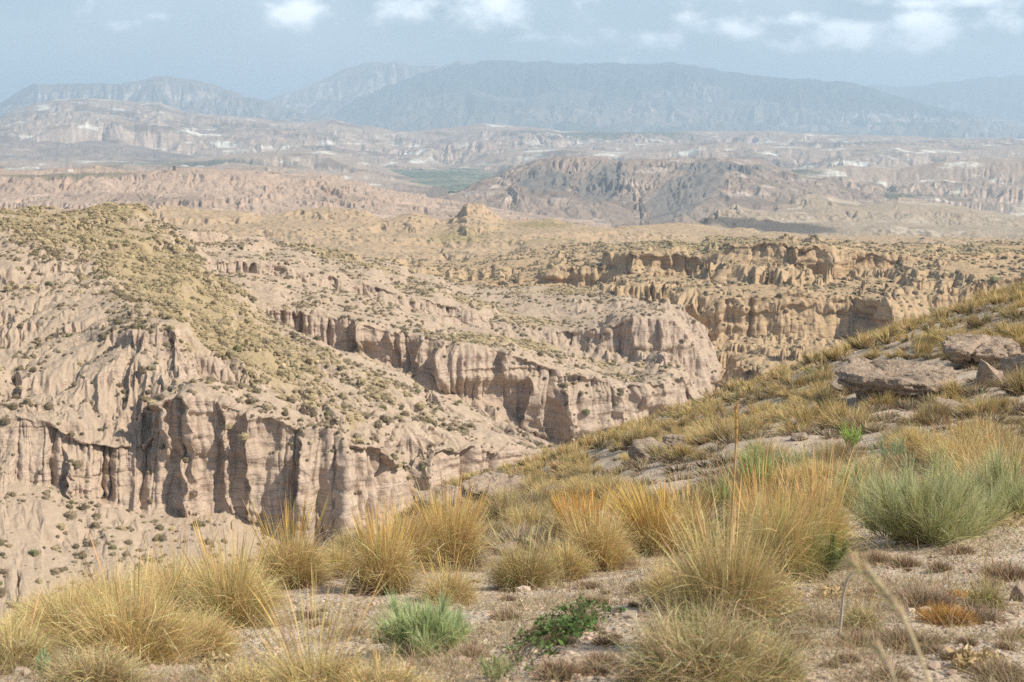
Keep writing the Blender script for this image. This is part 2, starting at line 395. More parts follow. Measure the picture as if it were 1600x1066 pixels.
def grassA(px, py):
    g = ell(px, py, 300, 470, 290, 62, math.radians(37)) * 1.0
    g = np.maximum(g, ell(px, py, 100, 360, 170, 40, math.radians(15)) * .75)
    g = np.maximum(g, ell(px, py, 560, 590, 200, 18, math.radians(27)) * .5)
    g = np.maximum(g, ell(px, py, 205, 328, 70, 16, 0) * 1.0)
    g = np.maximum(g, ell(px, py, 551, 650, 20, 18, 0) * .9)
    return g
loft('hillside', M_A, -120, 1010, 1.0, A_lines,
     [dict(n=60, amp=.4), dict(n=110, amp=.5, cliff=.15), dict(n=150, cliff=1), dict(n=70, cliff=.3), dict(n=55, cliff=.3), dict(n=90, cliff=.15), dict(n=110, amp=.8), dict(n=12, amp=.3), dict(n=40, amp=.6)],
     macro=[(45, 3.0), (18, 1.2)], gul=[(26, 3.2), (11, 1.3), (5, .4)], flutes=[(16, 3.4), (6, 2.4), (2.2, .9)], strat=[(2.6, .35), (.9, .2)],
     terr=[(7, .3)], feats=[(262, 650, 56, 10, 60, 6), (300, 700, 120, 8, 26, 3.5), (355, 720, 110, 8, 20, 3), (395, 700, 120, 6, 45, 3), (475, 745, 70, 7, 22, 3.5), (528, 770, 90, 6, 40, 3.0), (285, 770, 42, 12, 16, 6),
                       (652, 745, 36, 8, 30, 5), (105, 750, 40, 7, 20, 3), (215, 535, 16, 40, 40, 3.0), (590, 650, 30, 10, 50, 3), (20, 930, 60, 12, 30, 5)],
     seed=11, grassf=grassA, jit=6)

# ---- second spur
B_lines = [
    [(300, 560, 360), (500, 640, 375), (700, 720, 390), (850, 760, 395), (1000, 760, 400), (1130, 740, 410)],
    [(300, 500, 440), (400, 530, 440), (541, 552, 437), (650, 582, 432), (695, 604, 428), (725, 622, 426), (778, 630, 430), (826, 664, 428), (875, 682, 426), (924, 696, 428), (988, 680, 436), (1085, 650, 450), (1130, 700, 460)],
    [(300, 478, 443), (400, 480, 443), (480, 486, 443), (549, 496, 442), (650, 523, 437), (725, 536, 431), (785, 541, 435), (838, 566, 433), (913, 590, 432), (960, 606, 435), (999, 602, 441), (1050, 585, 451), (1077, 605, 455), (1130, 690, 463)],
    [(300, 445, 480), (450, 460, 484), (560, 478, 486), (640, 500, 482), (710, 520, 478), (785, 535, 474), (879, 560, 468), (943, 585, 464), (988, 582, 468), (1040, 562, 474), (1078, 592, 472), (1130, 685, 476)],
    [(300, 420, 520), (450, 435, 530), (560, 460, 530), (640, 488, 525), (710, 511, 518), (785, 529, 510), (879, 547, 500), (943, 568, 492), (985, 566, 490), (1030, 549, 492), (1060, 556, 490), (1080, 585, 486), (1130, 680, 486)],
    [(300, 440, 545), (560, 485, 550), (785, 550, 530), (943, 590, 510), (1060, 580, 505), (1130, 720, 505)],
    [(300, 520, 570), (560, 560, 580), (785, 620, 560), (943, 660, 540), (1060, 660, 530), (1130, 780, 525)]]
def grassB(px, py):
    g = ell(px, py, 800, 535, 160, 9, math.radians(8)) * .8
    return np.maximum(g, ell(px, py, 920, 560, 130, 8, math.radians(22)) * .7)
loft('canyon_wall', M_A, 300, 1125, 1.0, B_lines,
     [dict(n=40), dict(n=120, cliff=1), dict(n=60, cliff=.2), dict(n=45, cliff=.1), dict(n=10, amp=.3), dict(n=26, amp=.6)],
     macro=[(40, 2.0)], gul=[(24, 3.0), (10, 1.6), (5, .7)], flutes=[(20, 5), (8, 3.2), (3, 1.3)], strat=[(3, .5), (1.2, .3)], terr=[(7, .3)],
     feats=[(560, 520, 22, 10, 30, 6), (612, 530, 22, 6, 20, 3), (655, 560, 30, 6, 16, 3), (694, 575, 34, 16, 50, 8), (786, 565, 28, 10, 22, 5), (836, 640, 50, 20, 30, 10), (885, 650, 40, 18, 50, 8), (960, 640, 30, 10, 25, 4), (990, 610, 22, 12, 40, 5), (1020, 615, 25, 6, 40, 4)],
     seed=23, grassf=grassB, jit=7)

# ---- slopes between the spurs and the far right wall
C_lines = [
    [(220, 480, 520), (450, 490, 535), (640, 530, 540), (785, 570, 535), (943, 600, 530), (1060, 620, 530), (1160, 640, 540)],
    [(220, 420, 545), (400, 440, 560), (560, 470, 575), (700, 500, 580), (850, 532, 578), (950, 548, 572), (1000, 556, 568), (1050, 552, 570), (1100, 600, 575), (1160, 630, 580)],
    [(220, 400, 550), (400, 415, 566), (560, 442, 582), (700, 478, 586), (850, 515, 583), (945, 508, 577), (985, 493, 574), (1020, 488, 575), (1060, 496, 576), (1100, 560, 580), (1160, 630, 583)],
    [(220, 370, 590), (400, 395, 620), (560, 418, 650), (700, 452, 650), (800, 485, 635), (900, 470, 660), (980, 478, 640), (1040, 480, 625), (1090, 530, 610), (1160, 610, 600)],
    [(220, 352, 600), (300, 356, 640), (400, 370, 690), (500, 386, 720), (580, 402, 740), (660, 430, 740), (740, 448, 740), (800, 450, 730), (860, 448, 740), (940, 452, 730), (1000, 468, 690), (1060, 475, 660), (1090, 505, 630), (1160, 600, 610)],
    [(220, 370, 640), (400, 385, 730), (580, 420, 780), (800, 470, 780), (1000, 490, 740), (1090, 540, 660), (1160, 640, 640)],
    [(220, 430, 680), (400, 440, 770), (580, 470, 820), (800, 520, 820), (1000, 540, 780), (1090, 600, 690), (1160, 700, 680)]]
def grassC(px, py):
    g = ell(px, py, 520, 395, 130, 10, math.radians(18)) * .9
    g = np.maximum(g, ell(px, py, 330, 375, 90, 10, math.radians(8)) * .3)
    g = np.maximum(g, ell(px, py, 760, 480, 180, 12, math.radians(16)) * .6)
    return np.maximum(g, ell(px, py, 880, 455, 130, 10, 0) * .5)
loft('hillside', M_A, 220, 1155, 1.2, C_lines,
     [dict(n=30), dict(n=55, cliff=.9), dict(n=45, cliff=.3), dict(n=45), dict(n=8, amp=.3), dict(n=20)],
     macro=[(60, 3.0)], gul=[(34, 4.5), (15, 2.4), (7, 1.0)], flutes=[(12, 3.5), (5.5, 2.4), (2.6,1)], strat=[(3, .5)], terr=[(6, .7)],
     feats=[(480, 490, 24, 14, 60, 8), (985, 525, 26, 8, 30, 4), (1030, 525, 24, 5, 30, 4), (945, 500, 20, 10, 20, 4)],
     seed=37, grassf=grassC, jit=5)

# ---- right canyon wall
R_lines = [
    [(560, 560, 560), (800, 620, 540), (1000, 700, 520), (1200, 720, 500), (1400, 680, 500), (1750, 640, 500)],
    [(560, 500, 640), (800, 540, 610), (1000, 600, 585), (1100, 645, 575), (1170, 610, 570), (1290, 596, 565), (1400, 585, 560), (1750, 560, 555)],
    [(560, 490, 645), (800, 525, 615), (1000, 570, 590), (1100, 600, 579), (1170, 568, 574), (1290, 562, 570), (1400, 548, 565), (1750, 520, 560)],
    [(560, 470, 720), (800, 495, 690), (1000, 520, 680), (1100, 520, 680), (1200, 522, 685), (1340, 525, 690), (1450, 520, 690), (1600, 495, 690), (1750, 485, 690)],
    [(560, 462, 726), (800, 480, 697), (1000, 480, 688), (1100, 466, 688), (1200, 458, 693), (1340, 460, 698), (1400, 448, 699), (1500, 443, 700), (1600, 430, 702), (1750, 423, 702)],
    [(560, 440, 800), (800, 455, 790), (900, 452, 800), (1000, 440, 810), (1100, 428, 820), (1200, 428, 825), (1300, 428, 825), (1400, 420, 830), (1600, 410, 840), (1750, 405, 840)],
    [(560, 430, 808), (800, 440, 798), (900, 422, 808), (960, 406, 818), (1000, 400, 820), (1100, 395, 829), (1200, 387, 834), (1280, 383, 834), (1350, 395, 836), (1450, 403, 838), (1600, 397, 848), (1750, 394, 848)],
    [(560, 405, 1050), (620, 408, 1060), (700, 412, 1080), (780, 400, 1150), (850, 392, 1180), (900, 384, 1200), (1000, 381, 1200), (1050, 378, 1200), (1100, 379, 1200), (1200, 380, 1200), (1300, 379, 1200), (1400, 381, 1200), (1500, 385, 1150), (1600, 380, 1150), (1750, 376, 1150)],
    [(560, 415, 1130), (900, 392, 1290), (1750, 384, 1230)],
    [(560, 440, 1200), (900, 420, 1350), (1750, 410, 1300)]]
def _rk(i, px):
    k = [1, 1, 1, .93, .932, .90, .898, .86, .85, .86][i]; t = min(1, max(0, (px - 760) / 500)); return 1 + (k - 1) * t * t * (3 - 2 * t)
R_lines = [[(a, b, c * _rk(i, a)) for a in range(560, 1751, 15) for b, c in [(float(np.interp(a, [q[0] for q in l], [q[1] for q in l])), float(np.interp(a, [q[0] for q in l], [q[2] for q in l])))]] for i, l in enumerate(R_lines)]
def grassR(px, py):
    g = ell(px, py, 1100, 385, 180, 9, 0) * .8
    g = np.maximum(g, ell(px, py, 1500, 392, 130, 9, 0) * .8)
    g = np.maximum(g, ell(px, py, 1330, 440, 90, 12, 0) * .4)
    return np.maximum(g, ell(px, py, 900, 440, 140, 14, math.radians(8)) * .4)
loft('canyon_wall', M_R, 560, 1720, 1.2, R_lines,
     [dict(n=30), dict(n=50, cliff=1), dict(n=60, cliff=.2), dict(n=75, cliff=.9), dict(n=45, cliff=.2), dict(n=55, cliff=1), dict(n=60, amp=.7), dict(n=6, amp=.3), dict(n=10, amp=.4)],
     macro=[(110, 9.0), (45, 3)], gul=[(70, 9.0), (30, 4), (13, 1.8), (6, .8)], flutes=[(34, 6), (13, 2.8), (5, 1.3)], strat=[(5, 1.7), (2.2, 1.1)], terr=[(9, .95), (4, .7)],
     feats=[(1290, 415, 24, 14, 30, 12), (1240, 400, 18, 8, 30, 6), (1370, 490, 40, 34, 60, 26), (1440, 530, 26, 26, 40, 14), (995, 420, 24, 8, 40, 10), (970, 462, 18, 10, 30, 8), (1195, 585, 24, 20, 20, 12), (1232, 585, 20, 14, 30, 10), (1290, 590, 16, 14, 40, 8), (1150, 440, 14, 20, 60, 10), (1120, 425, 20, 10, 50, 8), (1030, 470, 16, 8, 60, 6)],
     seed=41, grassf=grassR, jit=6)

# ---- tan hills
crestT = [(-200, 345, 1500), (230, 338, 1500), (250, 320, 1550), (290, 325, 1560), (340, 330, 1560), (420, 333, 1600), (470, 323, 1650), (520, 324, 1650), (570, 330, 1650), (600, 341, 1650), (645, 331, 1680), (690, 344, 1700), (714, 336, 1700), (725, 316, 1700), (754, 316, 1700), (772, 335, 1720), (792, 342, 1720), (870, 341, 1750), (900, 347, 1760), (930, 355, 1760), (960, 358, 1760), (985, 352, 1800), (1000, 350, 1800), (1050, 345, 1850), (1090, 349, 1850), (1130, 356, 1850), (1200, 360, 1850), (1300, 366, 1800), (1400, 368, 1800), (1500, 372, 1800), (1750, 378, 1800)]
T_lines = [
    [(-200, 470, 1150), (800, 450, 1180), (1750, 430, 1250)],
    [(-200, 410, 1250), (400, 402, 1280), (600, 400, 1300), (900, 392, 1350), (1200, 392, 1400), (1750, 395, 1400)],
    [(-200, 375, 1380), (300, 372, 1400), (420, 372, 1420), (600, 378, 1430), (700, 382, 1460), (780, 385, 1450), (900, 376, 1500), (1000, 372, 1550), (1200, 376, 1600), (1750, 386, 1600)],
    [(-200, 362, 1390), (300, 358, 1415), (420, 360, 1440), (600, 366, 1450), (700, 366, 1480), (780, 372, 1480), (900, 364, 1530), (1000, 366, 1570), (1200, 371, 1620), (1750, 383, 1620)],
    crestT,
    [(a, b + 10, c + 120) for a, b, c in crestT],
    [(a, b + 40, c + 260) for a, b, c in crestT]]
def grassT(px, py):
    g = ell(px, py, 720, 368, 70, 16, 0) * .8
    g = np.maximum(g, ell(px, py, 850, 380, 110, 7, 0) * .6)
    return np.maximum(g, ell(px, py, 850, 350, 60, 9, 0) * .9)
loft('hills', M_T, -120, 1720, 1.3, T_lines,
     [dict(n=30), dict(n=40, cliff=.4), dict(n=30, cliff=1), dict(n=60, amp=.8), dict(n=8, amp=.3), dict(n=12)],
     macro=[(160, 7)], gul=[(110, 11), (48, 7), (20, 3), (9, 1.2)], flutes=[(30, 7), (12, 3.5)], strat=[(8, 1.6), (4, 1.0)], terr=[(12, .6)], seed=53, grassf=grassT, smx=3, jit=2)

# ---- grey badlands on the right
crestU = [(1000, 380, 2300), (1060, 352, 2350), (1090, 345, 2400), (1120, 330, 2450), (1150, 323, 2500), (1200, 329, 2550), (1240, 306, 2800), (1260, 301, 2800), (1300, 304, 2800), (1350, 315, 2750), (1400, 305, 2800), (1450, 310, 2800), (1500, 319, 2750), (1560, 331, 2700), (1600, 336, 2700), (1750, 340, 2700)]
U_lines = [
    [(1000, 430, 1950), (1750, 430, 1950)],
    [(1000, 392, 2050), (1200, 374, 2100), (1400, 376, 2100), (1600, 380, 2100), (1750, 380, 2100)],
    [(1000, 388, 2070), (1200, 362, 2130), (1300, 364, 2130), (1400, 360, 2140), (1600, 368, 2140), (1750, 368, 2140)],
    [(1000, 385, 2200), (1100, 352, 2250), (1200, 350, 2350), (1300, 345, 2400), (1400, 344, 2400), (1500, 350, 2400), (1600, 356, 2400), (1750, 358, 2400)],
    [(1000, 383, 2250), (1100, 348, 2300), (1200, 338, 2400), (1300, 327, 2450), (1400, 328, 2450), (1500, 335, 2450), (1600, 345, 2450), (1750, 347, 2450)],
    crestU,
    [(a, b + 6, c + 150) for a, b, c in crestU], [(a, b + 30, c + 350) for a, b, c in crestU]]
loft('badlands', M_U, 1000, 1720, 1.3, U_lines,
     [dict(n=20), dict(n=24, cliff=1), dict(n=24), dict(n=30, cliff=1), dict(n=34), dict(n=6, amp=.3), dict(n=10)],
     macro=[(260, 9)], gul=[(150, 15), (66, 11), (28, 5), (12, 2)], flutes=[(45, 10), (18, 6)], strat=[(10, 1.5)], terr=[(14, .5)], seed=61,
     darkf=lambda px, py: ell(px, py, 1200, 352, 130, 8, math.radians(4)) * .9, smx=3, jit=2)  # cloud shadow on the front ridge, painted as a dark patch

# ---- pink badlands on the left
crestE = [(-200, 268, 2900), (0, 262, 2900), (60, 266, 2900), (100, 262, 2950), (150, 257, 2950), (200, 266, 2900), (240, 267, 2900), (265, 263, 2900), (300, 262, 2950), (400, 268, 3000), (470, 272, 3000), (520, 276, 3050), (580, 288, 3100), (640, 300, 3200), (700, 312, 3300), (760, 326, 3400), (850, 338, 3500), (960, 350, 3500)]
E_lines = [
    [(-200, 400, 1900), (400, 400, 1900), (960, 400, 2200)],
    [(-200, 345, 2150), (200, 350, 2150), (400, 348, 2200), (600, 352, 2300), (700, 350, 2500), (960, 368, 2900)],
    [(-200, 322, 2300), (200, 322, 2300), (400, 320, 2400), (600, 330, 2500), (700, 338, 2700), (960, 362, 3000)],
    [(-200, 300, 2550), (100, 302, 2550), (300, 296, 2600), (420, 298, 2650), (600, 316, 2750), (700, 326, 2900), (960, 358, 3100)],
    [(-200, 279, 2620), (100, 279, 2620), (200, 280, 2650), (300, 272, 2680), (420, 275, 2720), (600, 300, 2850), (700, 318, 3000), (960, 354, 3200)],
    crestE,
    [(a, b + 6, c + 200) for a, b, c in crestE], [(a, b + 24, c + 500) for a, b, c in crestE]]
loft('badlands', M_E, -120, 955, 1.3, E_lines,
     [dict(n=24), dict(n=34, cliff=.3), dict(n=34), dict(n=34, cliff=.9), dict(n=24), dict(n=6, amp=.3), dict(n=12)],
     macro=[(300, 9)], gul=[(190, 34), (80, 22), (34, 10), (15, 4)], flutes=[(50, 11), (20, 6)], strat=[(12, 2)], terr=[(16, .5)], seed=71,
     darkf=lambda px, py: ell(px, py, 110, 276, 150, 5, 0) * .7, smx=3, jit=1.5)

# ---- dark rounded hills behind
crestF = [(560, 345, 4000), (640, 330, 4000), (700, 302, 4100), (740, 286, 4200), (790, 263, 4300), (830, 251, 4400), (880, 246, 4400), (930, 246, 4400), (960, 254, 4350), (1000, 249, 4400), (1060, 247, 4500), (1120, 246, 4500), (1170, 249, 4500), (1210, 261, 4500), (1250, 273, 4450), (1300, 288, 4300), (1380, 310, 4200), (1500, 330, 4000)]
F_lines = [
    [(560, 400, 3000), (1500, 400, 3000)],
    [(560, 352, 3400), (700, 340, 3400), (900, 345, 3350), (1100, 345, 3350), (1300, 330, 3500), (1500, 345, 3500)],
    [(560, 350, 3600), (700, 318, 3700), (800, 300, 3750), (900, 306, 3750), (1000, 312, 3750), (1100, 306, 3750), (1200, 310, 3800), (1300, 314, 3800), (1500, 340, 3700)],
    crestF,
    [(a, b + 4, c + 300) for a, b, c in crestF], [(a, b + 24, c + 900) for a, b, c in crestF]]
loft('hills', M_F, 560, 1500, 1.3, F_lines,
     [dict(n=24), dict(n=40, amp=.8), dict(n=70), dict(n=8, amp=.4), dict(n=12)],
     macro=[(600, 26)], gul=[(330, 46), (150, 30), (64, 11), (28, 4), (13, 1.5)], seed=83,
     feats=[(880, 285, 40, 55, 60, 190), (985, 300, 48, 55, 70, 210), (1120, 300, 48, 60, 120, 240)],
     darkf=lambda px, py: np.maximum.reduce([ell(px, py, 850, 280, 52, 24, 0), ell(px, py, 940, 285, 50, 28, -.5), ell(px, py, 1070, 300, 62, 30, -.5), ell(px, py, 1120, 262, 90, 12, 0) * .8]), smx=4)  # shade of the left-facing slopes painted in together with dark scrub

# ---- far badlands, back to front
def far(name, mat, crest, base, foot, seed, x0, x1, sc_=1.0, n=46, dk=None, gr=None, cliff=0):
    back = [(a, b + 2, c * 1.06) for a, b, c in crest]; back2 = [(a, b + 12, c * 1.18) for a, b, c in crest]
    return loft(name, mat, x0, x1, 1.3, [foot, base, crest, back, back2], [dict(n=12), dict(n=n, cliff=cliff), dict(n=6, amp=.3), dict(n=6, amp=.5)],
         macro=[(1100 * sc_, 95 * sc_), (420 * sc_, 38 * sc_)], gul=[(420 * sc_, 40 * sc_), (190 * sc_, 14 * sc_), (90 * sc_, 8.5 * sc_), (45 * sc_, 3.5 * sc_)], sfac=2.2, keep=(2, n * .4, .15),
         seed=seed, darkf=dk, grassf=gr, smx=3, cj=1.5)
far('badlands', M_G, [(1050, 330, 4700), (1150, 290, 4900), (1210, 268, 5100), (1260, 262, 5100), (1330, 256, 5200), (1400, 262, 5200), (1480, 250, 5200), (1560, 246, 5200), (1750, 244, 5200)],
    [(1050, 352, 3900), (1750, 352, 3900)], [(1050, 380, 3500), (1750, 380, 3500)], 91, 1050, 1720, 1.0, 70, dk=lambda px, py: ell(px, py, 1420, 300, 120, 10, -.1) * .7 + ell(px, py, 1250, 268, 80, 7, 0) * .7)
far('badlands', M_G, [(-200, 252, 6000), (0, 250, 6000), (150, 252, 6000), (300, 247, 6200), (420, 236, 6600), (500, 232, 6800), (560, 246, 6600), (600, 262, 6300), (640, 275, 6000), (700, 300, 6000)],
    [(-200, 285, 4700), (400, 285, 4800), (700, 310, 5200)], [(-200, 310, 4200), (700, 330, 4500)], 97, -120, 700, 1.0, 40, dk=lambda px, py: ell(px, py, 330, 255, 200, 6, 0) * .7)
far('badlands', M_G, [(600, 290, 7500), (700, 262, 7600), (760, 243, 7600), (800, 236, 7600), (870, 232, 7600), (960, 236, 7700), (1040, 226, 7800), (1120, 222, 7800), (1200, 226, 7800), (1300, 232, 7700), (1400, 224, 7700), (1500, 232, 7700), (1600, 228, 7700), (1750, 226, 7700)],
    [(600, 310, 6000), (1750, 275, 6000)], [(600, 330, 5600), (1750, 290, 5600)], 101, 600, 1720, 1.3, 50, dk=lambda px, py: ell(px, py, 900, 228, 200, 6, 0) * .6)
# smooth slope at left, colour darkened all over for a cloud shadow, pale range behind
far('hills', M_F, [(-200, 196, 8200), (0, 206, 8200), (60, 210, 8200), (140, 216, 8100), (220, 228, 7900), (300, 244, 7500), (360, 256, 7200)],
    [(-200, 268, 6500), (360, 262, 6800)], [(-200, 280, 6000), (360, 280, 6200)], 103, -120, 360, .5, 50, dk=lambda px, py: .45 + 0 * px, cliff=0)
far('badlands', M_G, [(-200, 190, 10500), (0, 182, 10500), (40, 166, 10600), (90, 154, 10800), (150, 153, 10800), (200, 157, 10800), (250, 160, 10800), (300, 176, 10500), (360, 181, 10400), (430, 187, 10400), (480, 192, 10300), (520, 186, 10300), (560, 195, 10200), (640, 206, 10200), (690, 200, 10300), (760, 192, 10400), (820, 197, 10400), (880, 205, 10400), (1000, 207, 10400), (1100, 205, 10400), (1200, 203, 10400), (1260, 206, 10400), (1320, 210, 10400), (1420, 212, 10400), (1600, 216, 10300), (1750, 218, 10300)],
    [(-200, 250, 7500), (400, 246, 7600), (700, 262, 8000), (1000, 240, 8200), (1750, 240, 8300)], [(-200, 270, 6800), (1750, 262, 7600)], 107, -120, 1720, 1.7, 80,
    dk=lambda px, py: np.maximum(ell(px, py, 950, 212, 170, 7, 0) * .8, ell(px, py, 560, 226, 120, 5, 0) * .7))

# ---- mountains
def mount(crest, base, seed, x0, x1, dk, n=70, sc_=1.0, amp=1.0):
    back = [(a, b + 3, c * 1.08) for a, b, c in crest]; back2 = [(a, b + 30, c * 1.3) for a, b, c in crest]
    foot = [(a, b + 20, c * .93) for a, b, c in base]
    return loft('mountains', M_H, x0, x1, 1.5, [foot, base, crest, back, back2], [dict(n=8), dict(n=n), dict(n=6, amp=.3), dict(n=8)],
        macro=[(3000, 260 * amp), (1300, 120 * amp)], gul=[(1500 * sc_, 260 * amp), (700 * sc_, 95 * amp), (320 * sc_, 24 * amp), (150 * sc_, 6 * amp)], sfac=2.2, cj=3.6, keep=(2, n * .45, .34), seed=seed, darkf=dk, smx=2)
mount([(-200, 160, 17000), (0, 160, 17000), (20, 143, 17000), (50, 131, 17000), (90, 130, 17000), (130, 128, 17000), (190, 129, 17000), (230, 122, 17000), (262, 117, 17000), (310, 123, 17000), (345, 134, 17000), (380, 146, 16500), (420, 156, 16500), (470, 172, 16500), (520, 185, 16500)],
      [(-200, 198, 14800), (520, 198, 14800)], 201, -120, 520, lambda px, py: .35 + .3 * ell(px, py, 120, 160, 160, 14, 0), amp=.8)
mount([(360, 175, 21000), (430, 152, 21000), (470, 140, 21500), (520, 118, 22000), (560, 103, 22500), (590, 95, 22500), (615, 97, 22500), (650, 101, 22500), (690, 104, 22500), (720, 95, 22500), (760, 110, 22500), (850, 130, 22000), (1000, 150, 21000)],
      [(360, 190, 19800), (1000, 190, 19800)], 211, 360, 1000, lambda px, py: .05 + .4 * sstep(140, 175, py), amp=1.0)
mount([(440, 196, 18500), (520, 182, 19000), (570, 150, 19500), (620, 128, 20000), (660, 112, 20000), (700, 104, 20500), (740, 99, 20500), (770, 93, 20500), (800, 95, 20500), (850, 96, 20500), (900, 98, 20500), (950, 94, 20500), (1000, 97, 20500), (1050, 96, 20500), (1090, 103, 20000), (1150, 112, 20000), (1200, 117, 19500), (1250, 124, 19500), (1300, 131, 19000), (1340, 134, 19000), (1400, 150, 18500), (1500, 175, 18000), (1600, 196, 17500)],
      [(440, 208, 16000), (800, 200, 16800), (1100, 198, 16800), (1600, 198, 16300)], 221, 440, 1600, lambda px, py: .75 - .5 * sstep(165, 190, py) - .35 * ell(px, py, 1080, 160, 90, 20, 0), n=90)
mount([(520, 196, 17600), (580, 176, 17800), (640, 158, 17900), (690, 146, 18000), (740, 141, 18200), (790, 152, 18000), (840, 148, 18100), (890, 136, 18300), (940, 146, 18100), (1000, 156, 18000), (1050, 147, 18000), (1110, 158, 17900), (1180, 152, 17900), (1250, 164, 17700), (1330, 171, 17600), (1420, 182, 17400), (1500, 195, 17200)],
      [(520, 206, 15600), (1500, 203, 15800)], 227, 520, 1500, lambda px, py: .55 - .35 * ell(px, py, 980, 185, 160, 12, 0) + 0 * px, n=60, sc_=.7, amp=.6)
mount([(1150, 170, 26000), (1250, 145, 26000), (1330, 133, 26000), (1360, 130, 26000), (1420, 135, 26000), (1480, 127, 26000), (1530, 121, 26000), (1580, 118, 26000), (1750, 114, 26000)],
      [(1150, 193, 23500), (1750, 193, 23500)], 231, 1150, 1720, lambda px, py: .6 + 0 * px, amp=.9)

# ---- plain: one ground sheet to the horizon under everything
def plain():
    rs = np.concatenate([np.linspace(60, 1500, 30), np.geomspace(1600, 60000, 70)])
    us = np.linspace(-.62, .62, 160)
    zc = np.interp(rs, [60, 200, 500, 1200, 2600, 3600, 5200, 8000, 12000, 16000, 60000], [-95, -100, -118, -165, -235, -265, -262, -250, -190, -200, -240])
    X = rs[:, None] * us[None]; Y = rs[:, None] + 0 * X
    Z = zc[:, None] + 0 * X + 4 * fbm(X / 400, Y / 400, 3, 5)
    V = np.stack([X, Y, Z], -1)
    t = NT('plain_soil'); g = t.n('ShaderNodeNewGeometry'); pos = g.outputs['Position']
    n1 = t.noise(pos, (1 / 900, 1 / 500, 1), 6, .6); n2 = t.noise(pos, (1 / 160, 1 / 160, 1), 5, .6)
    c = t.mix(t.rng(n1, .38, .62), (.10, .11, .065), (.26, .21, .14))
    c = t.mix(t.rng(n2, .5, .7, 0, .6), c, (.34, .29, .21))
    m = t.out(c, .95)
    o = link('plain', mesh_np('plain', V.reshape(-1, 3), grid_faces(*X.shape), [m], True)); o['kind'] = 'structure'
plain()
# green irrigated valley floor
def valley():
    pts = [(596, 262, 7000), (640, 262, 7200), (700, 264, 7200), (760, 268, 7000), (790, 276, 6400), (760, 290, 5600), (735, 300, 5200), (680, 300, 5200), (640, 296, 5400), (660, 286, 5800), (610, 276, 6400)]
    from itertools import product
    x = np.linspace(602, 772, 110); D = np.linspace(5000, 7400, 90)
    PX, DD = np.meshgrid(x, D); u = (PX - 800) / F
    Z0 = -246
    V = np.stack([DD * u / (CP), DD, Z0 + 9 * np.abs(vn2(DD * u / 45, DD / 60, 4)) + 0 * DD], -1)
    t = NT('valley_crops'); g = t.n('ShaderNodeNewGeometry'); pos = g.outputs['Position']
    n1 = t.noise(pos, (1 / 60, 1 / 60, 1), 6, .65)
    v = t.n('ShaderNodeTexVoronoi'); v.inputs['Scale'].default_value = 1 / 170; t.l(pos, v.inputs['Vector']); hs = t.n('ShaderNodeSeparateColor'); t.l(v.outputs['Color'], hs.inputs[0])
    cc = t.mix(t.rng(n1, .35, .65), (.06, .085, .05), (.16, .17, .10)); cc = t.mix(t.rng(hs.outputs[0], .55, .8, 0, .6), cc, (.27, .25, .16))
    m = t.out(cc, .9)
    o = link('fields', mesh_np('fields', V.reshape(-1, 3), grid_faces(*PX.shape), [m], True)); o['kind'] = 'structure'
valley()

# ------------------------------------------------------------------ haze
def haze():
    x0, x1, y0, y1, z0, z1 = -42000, 42000, -400, 62000, -420, 1330
    v = [(x, y, z) for z in (z0, z1) for y in (y0, y1) for x in (x0, x1)]
    f = [(0, 2, 3, 1), (4, 5, 7, 6), (0, 1, 5, 4), (2, 6, 7, 3), (0, 4, 6, 2), (1, 3, 7, 5)]
    m = bpy.data.materials.new('haze_air'); m.use_nodes = True; nt = m.node_tree; nt.nodes.clear()
    pv = nt.nodes.new('ShaderNodeVolumePrincipled'); o = nt.nodes.new('ShaderNodeOutputMaterial'); nt.links.new(pv.outputs[0], o.inputs['Volume'])
    pv.inputs['Color'].default_value = (.61, .81, 1.0, 1); pv.inputs['Density'].default_value = HAZE; pv.inputs['Anisotropy'].default_value = 0.1
    ob = link('haze', mesh_np('haze', v, f, [m], False)); ob['kind'] = 'stuff'
    ob['label'] = 'pale blue haze in the air between the canyon and the mountains'
HAZE = 8.6e-5
haze()

# ------------------------------------------------------------------ near ground
CTRL = [(800,1066,4.3),(0,1066,5.2),(-300,1066,6.0),(1600,1066,4.3),(1900,1066,4.4),(300,1040,5.9),(0,1028,7.8),(-200,1032,8.4),(130,995,8.8),(240,966,9.6),(330,940,10.2),(430,912,11.0),(500,898,11.8),(150,1066,5.2),(600,930,9.5),(700,930,10),(575,880,13),
 (800,930,9.8),(950,885,12),(1100,870,12.5),(1300,885,9.8),(1500,850,10.8),(1620,820,12),(1900,800,12.5),(1450,832,11.8),(1400,950,6.6),(1600,960,6.4),(1000,815,17),(880,830,17),(1150,755,21),(1300,730,21),(1450,690,23),(1620,650,24),(1900,590,25),(1250,670,29),
 (1400,612,33),(1560,578,34),(1100,690,36),(1000,712,37),(900,750,38),(820,782,38),(740,800,42),(700,800,50),(665,785,60),(800,740,64),(930,692,66),(1100,642,66),(1270,575,62),(1400,517,60),(1500,482,58),(1600,448,56),(1750,395,54),(1950,330,52),
 (600,860,64),(700,830,85),(930,760,95),(1270,660,92),(1600,545,88),(1900,440,85),(500,950,60),(560,905,24),(640,850,30),(450,985,19),(350,1000,16.5),(200,1040,14.5),(0,1085,12.5),(-300,1100,13),(100,1180,19),(200,1100,40),(-300,1250,45),(700,920,130),(1200,760,130),(1700,620,130)]
_cp = np.array([P(a, b, c) for a, b, c in CTRL])
_cp = np.concatenate([_cp, np.array([(0, -1, -1.62), (-3, -1, -1.9), (3, -1, -1.5), (0, -6, -1.4), (8, -6, -1.0), (-8, -6, -2.6), (10, 2, -1.6), (30, 0, 1.0)])])
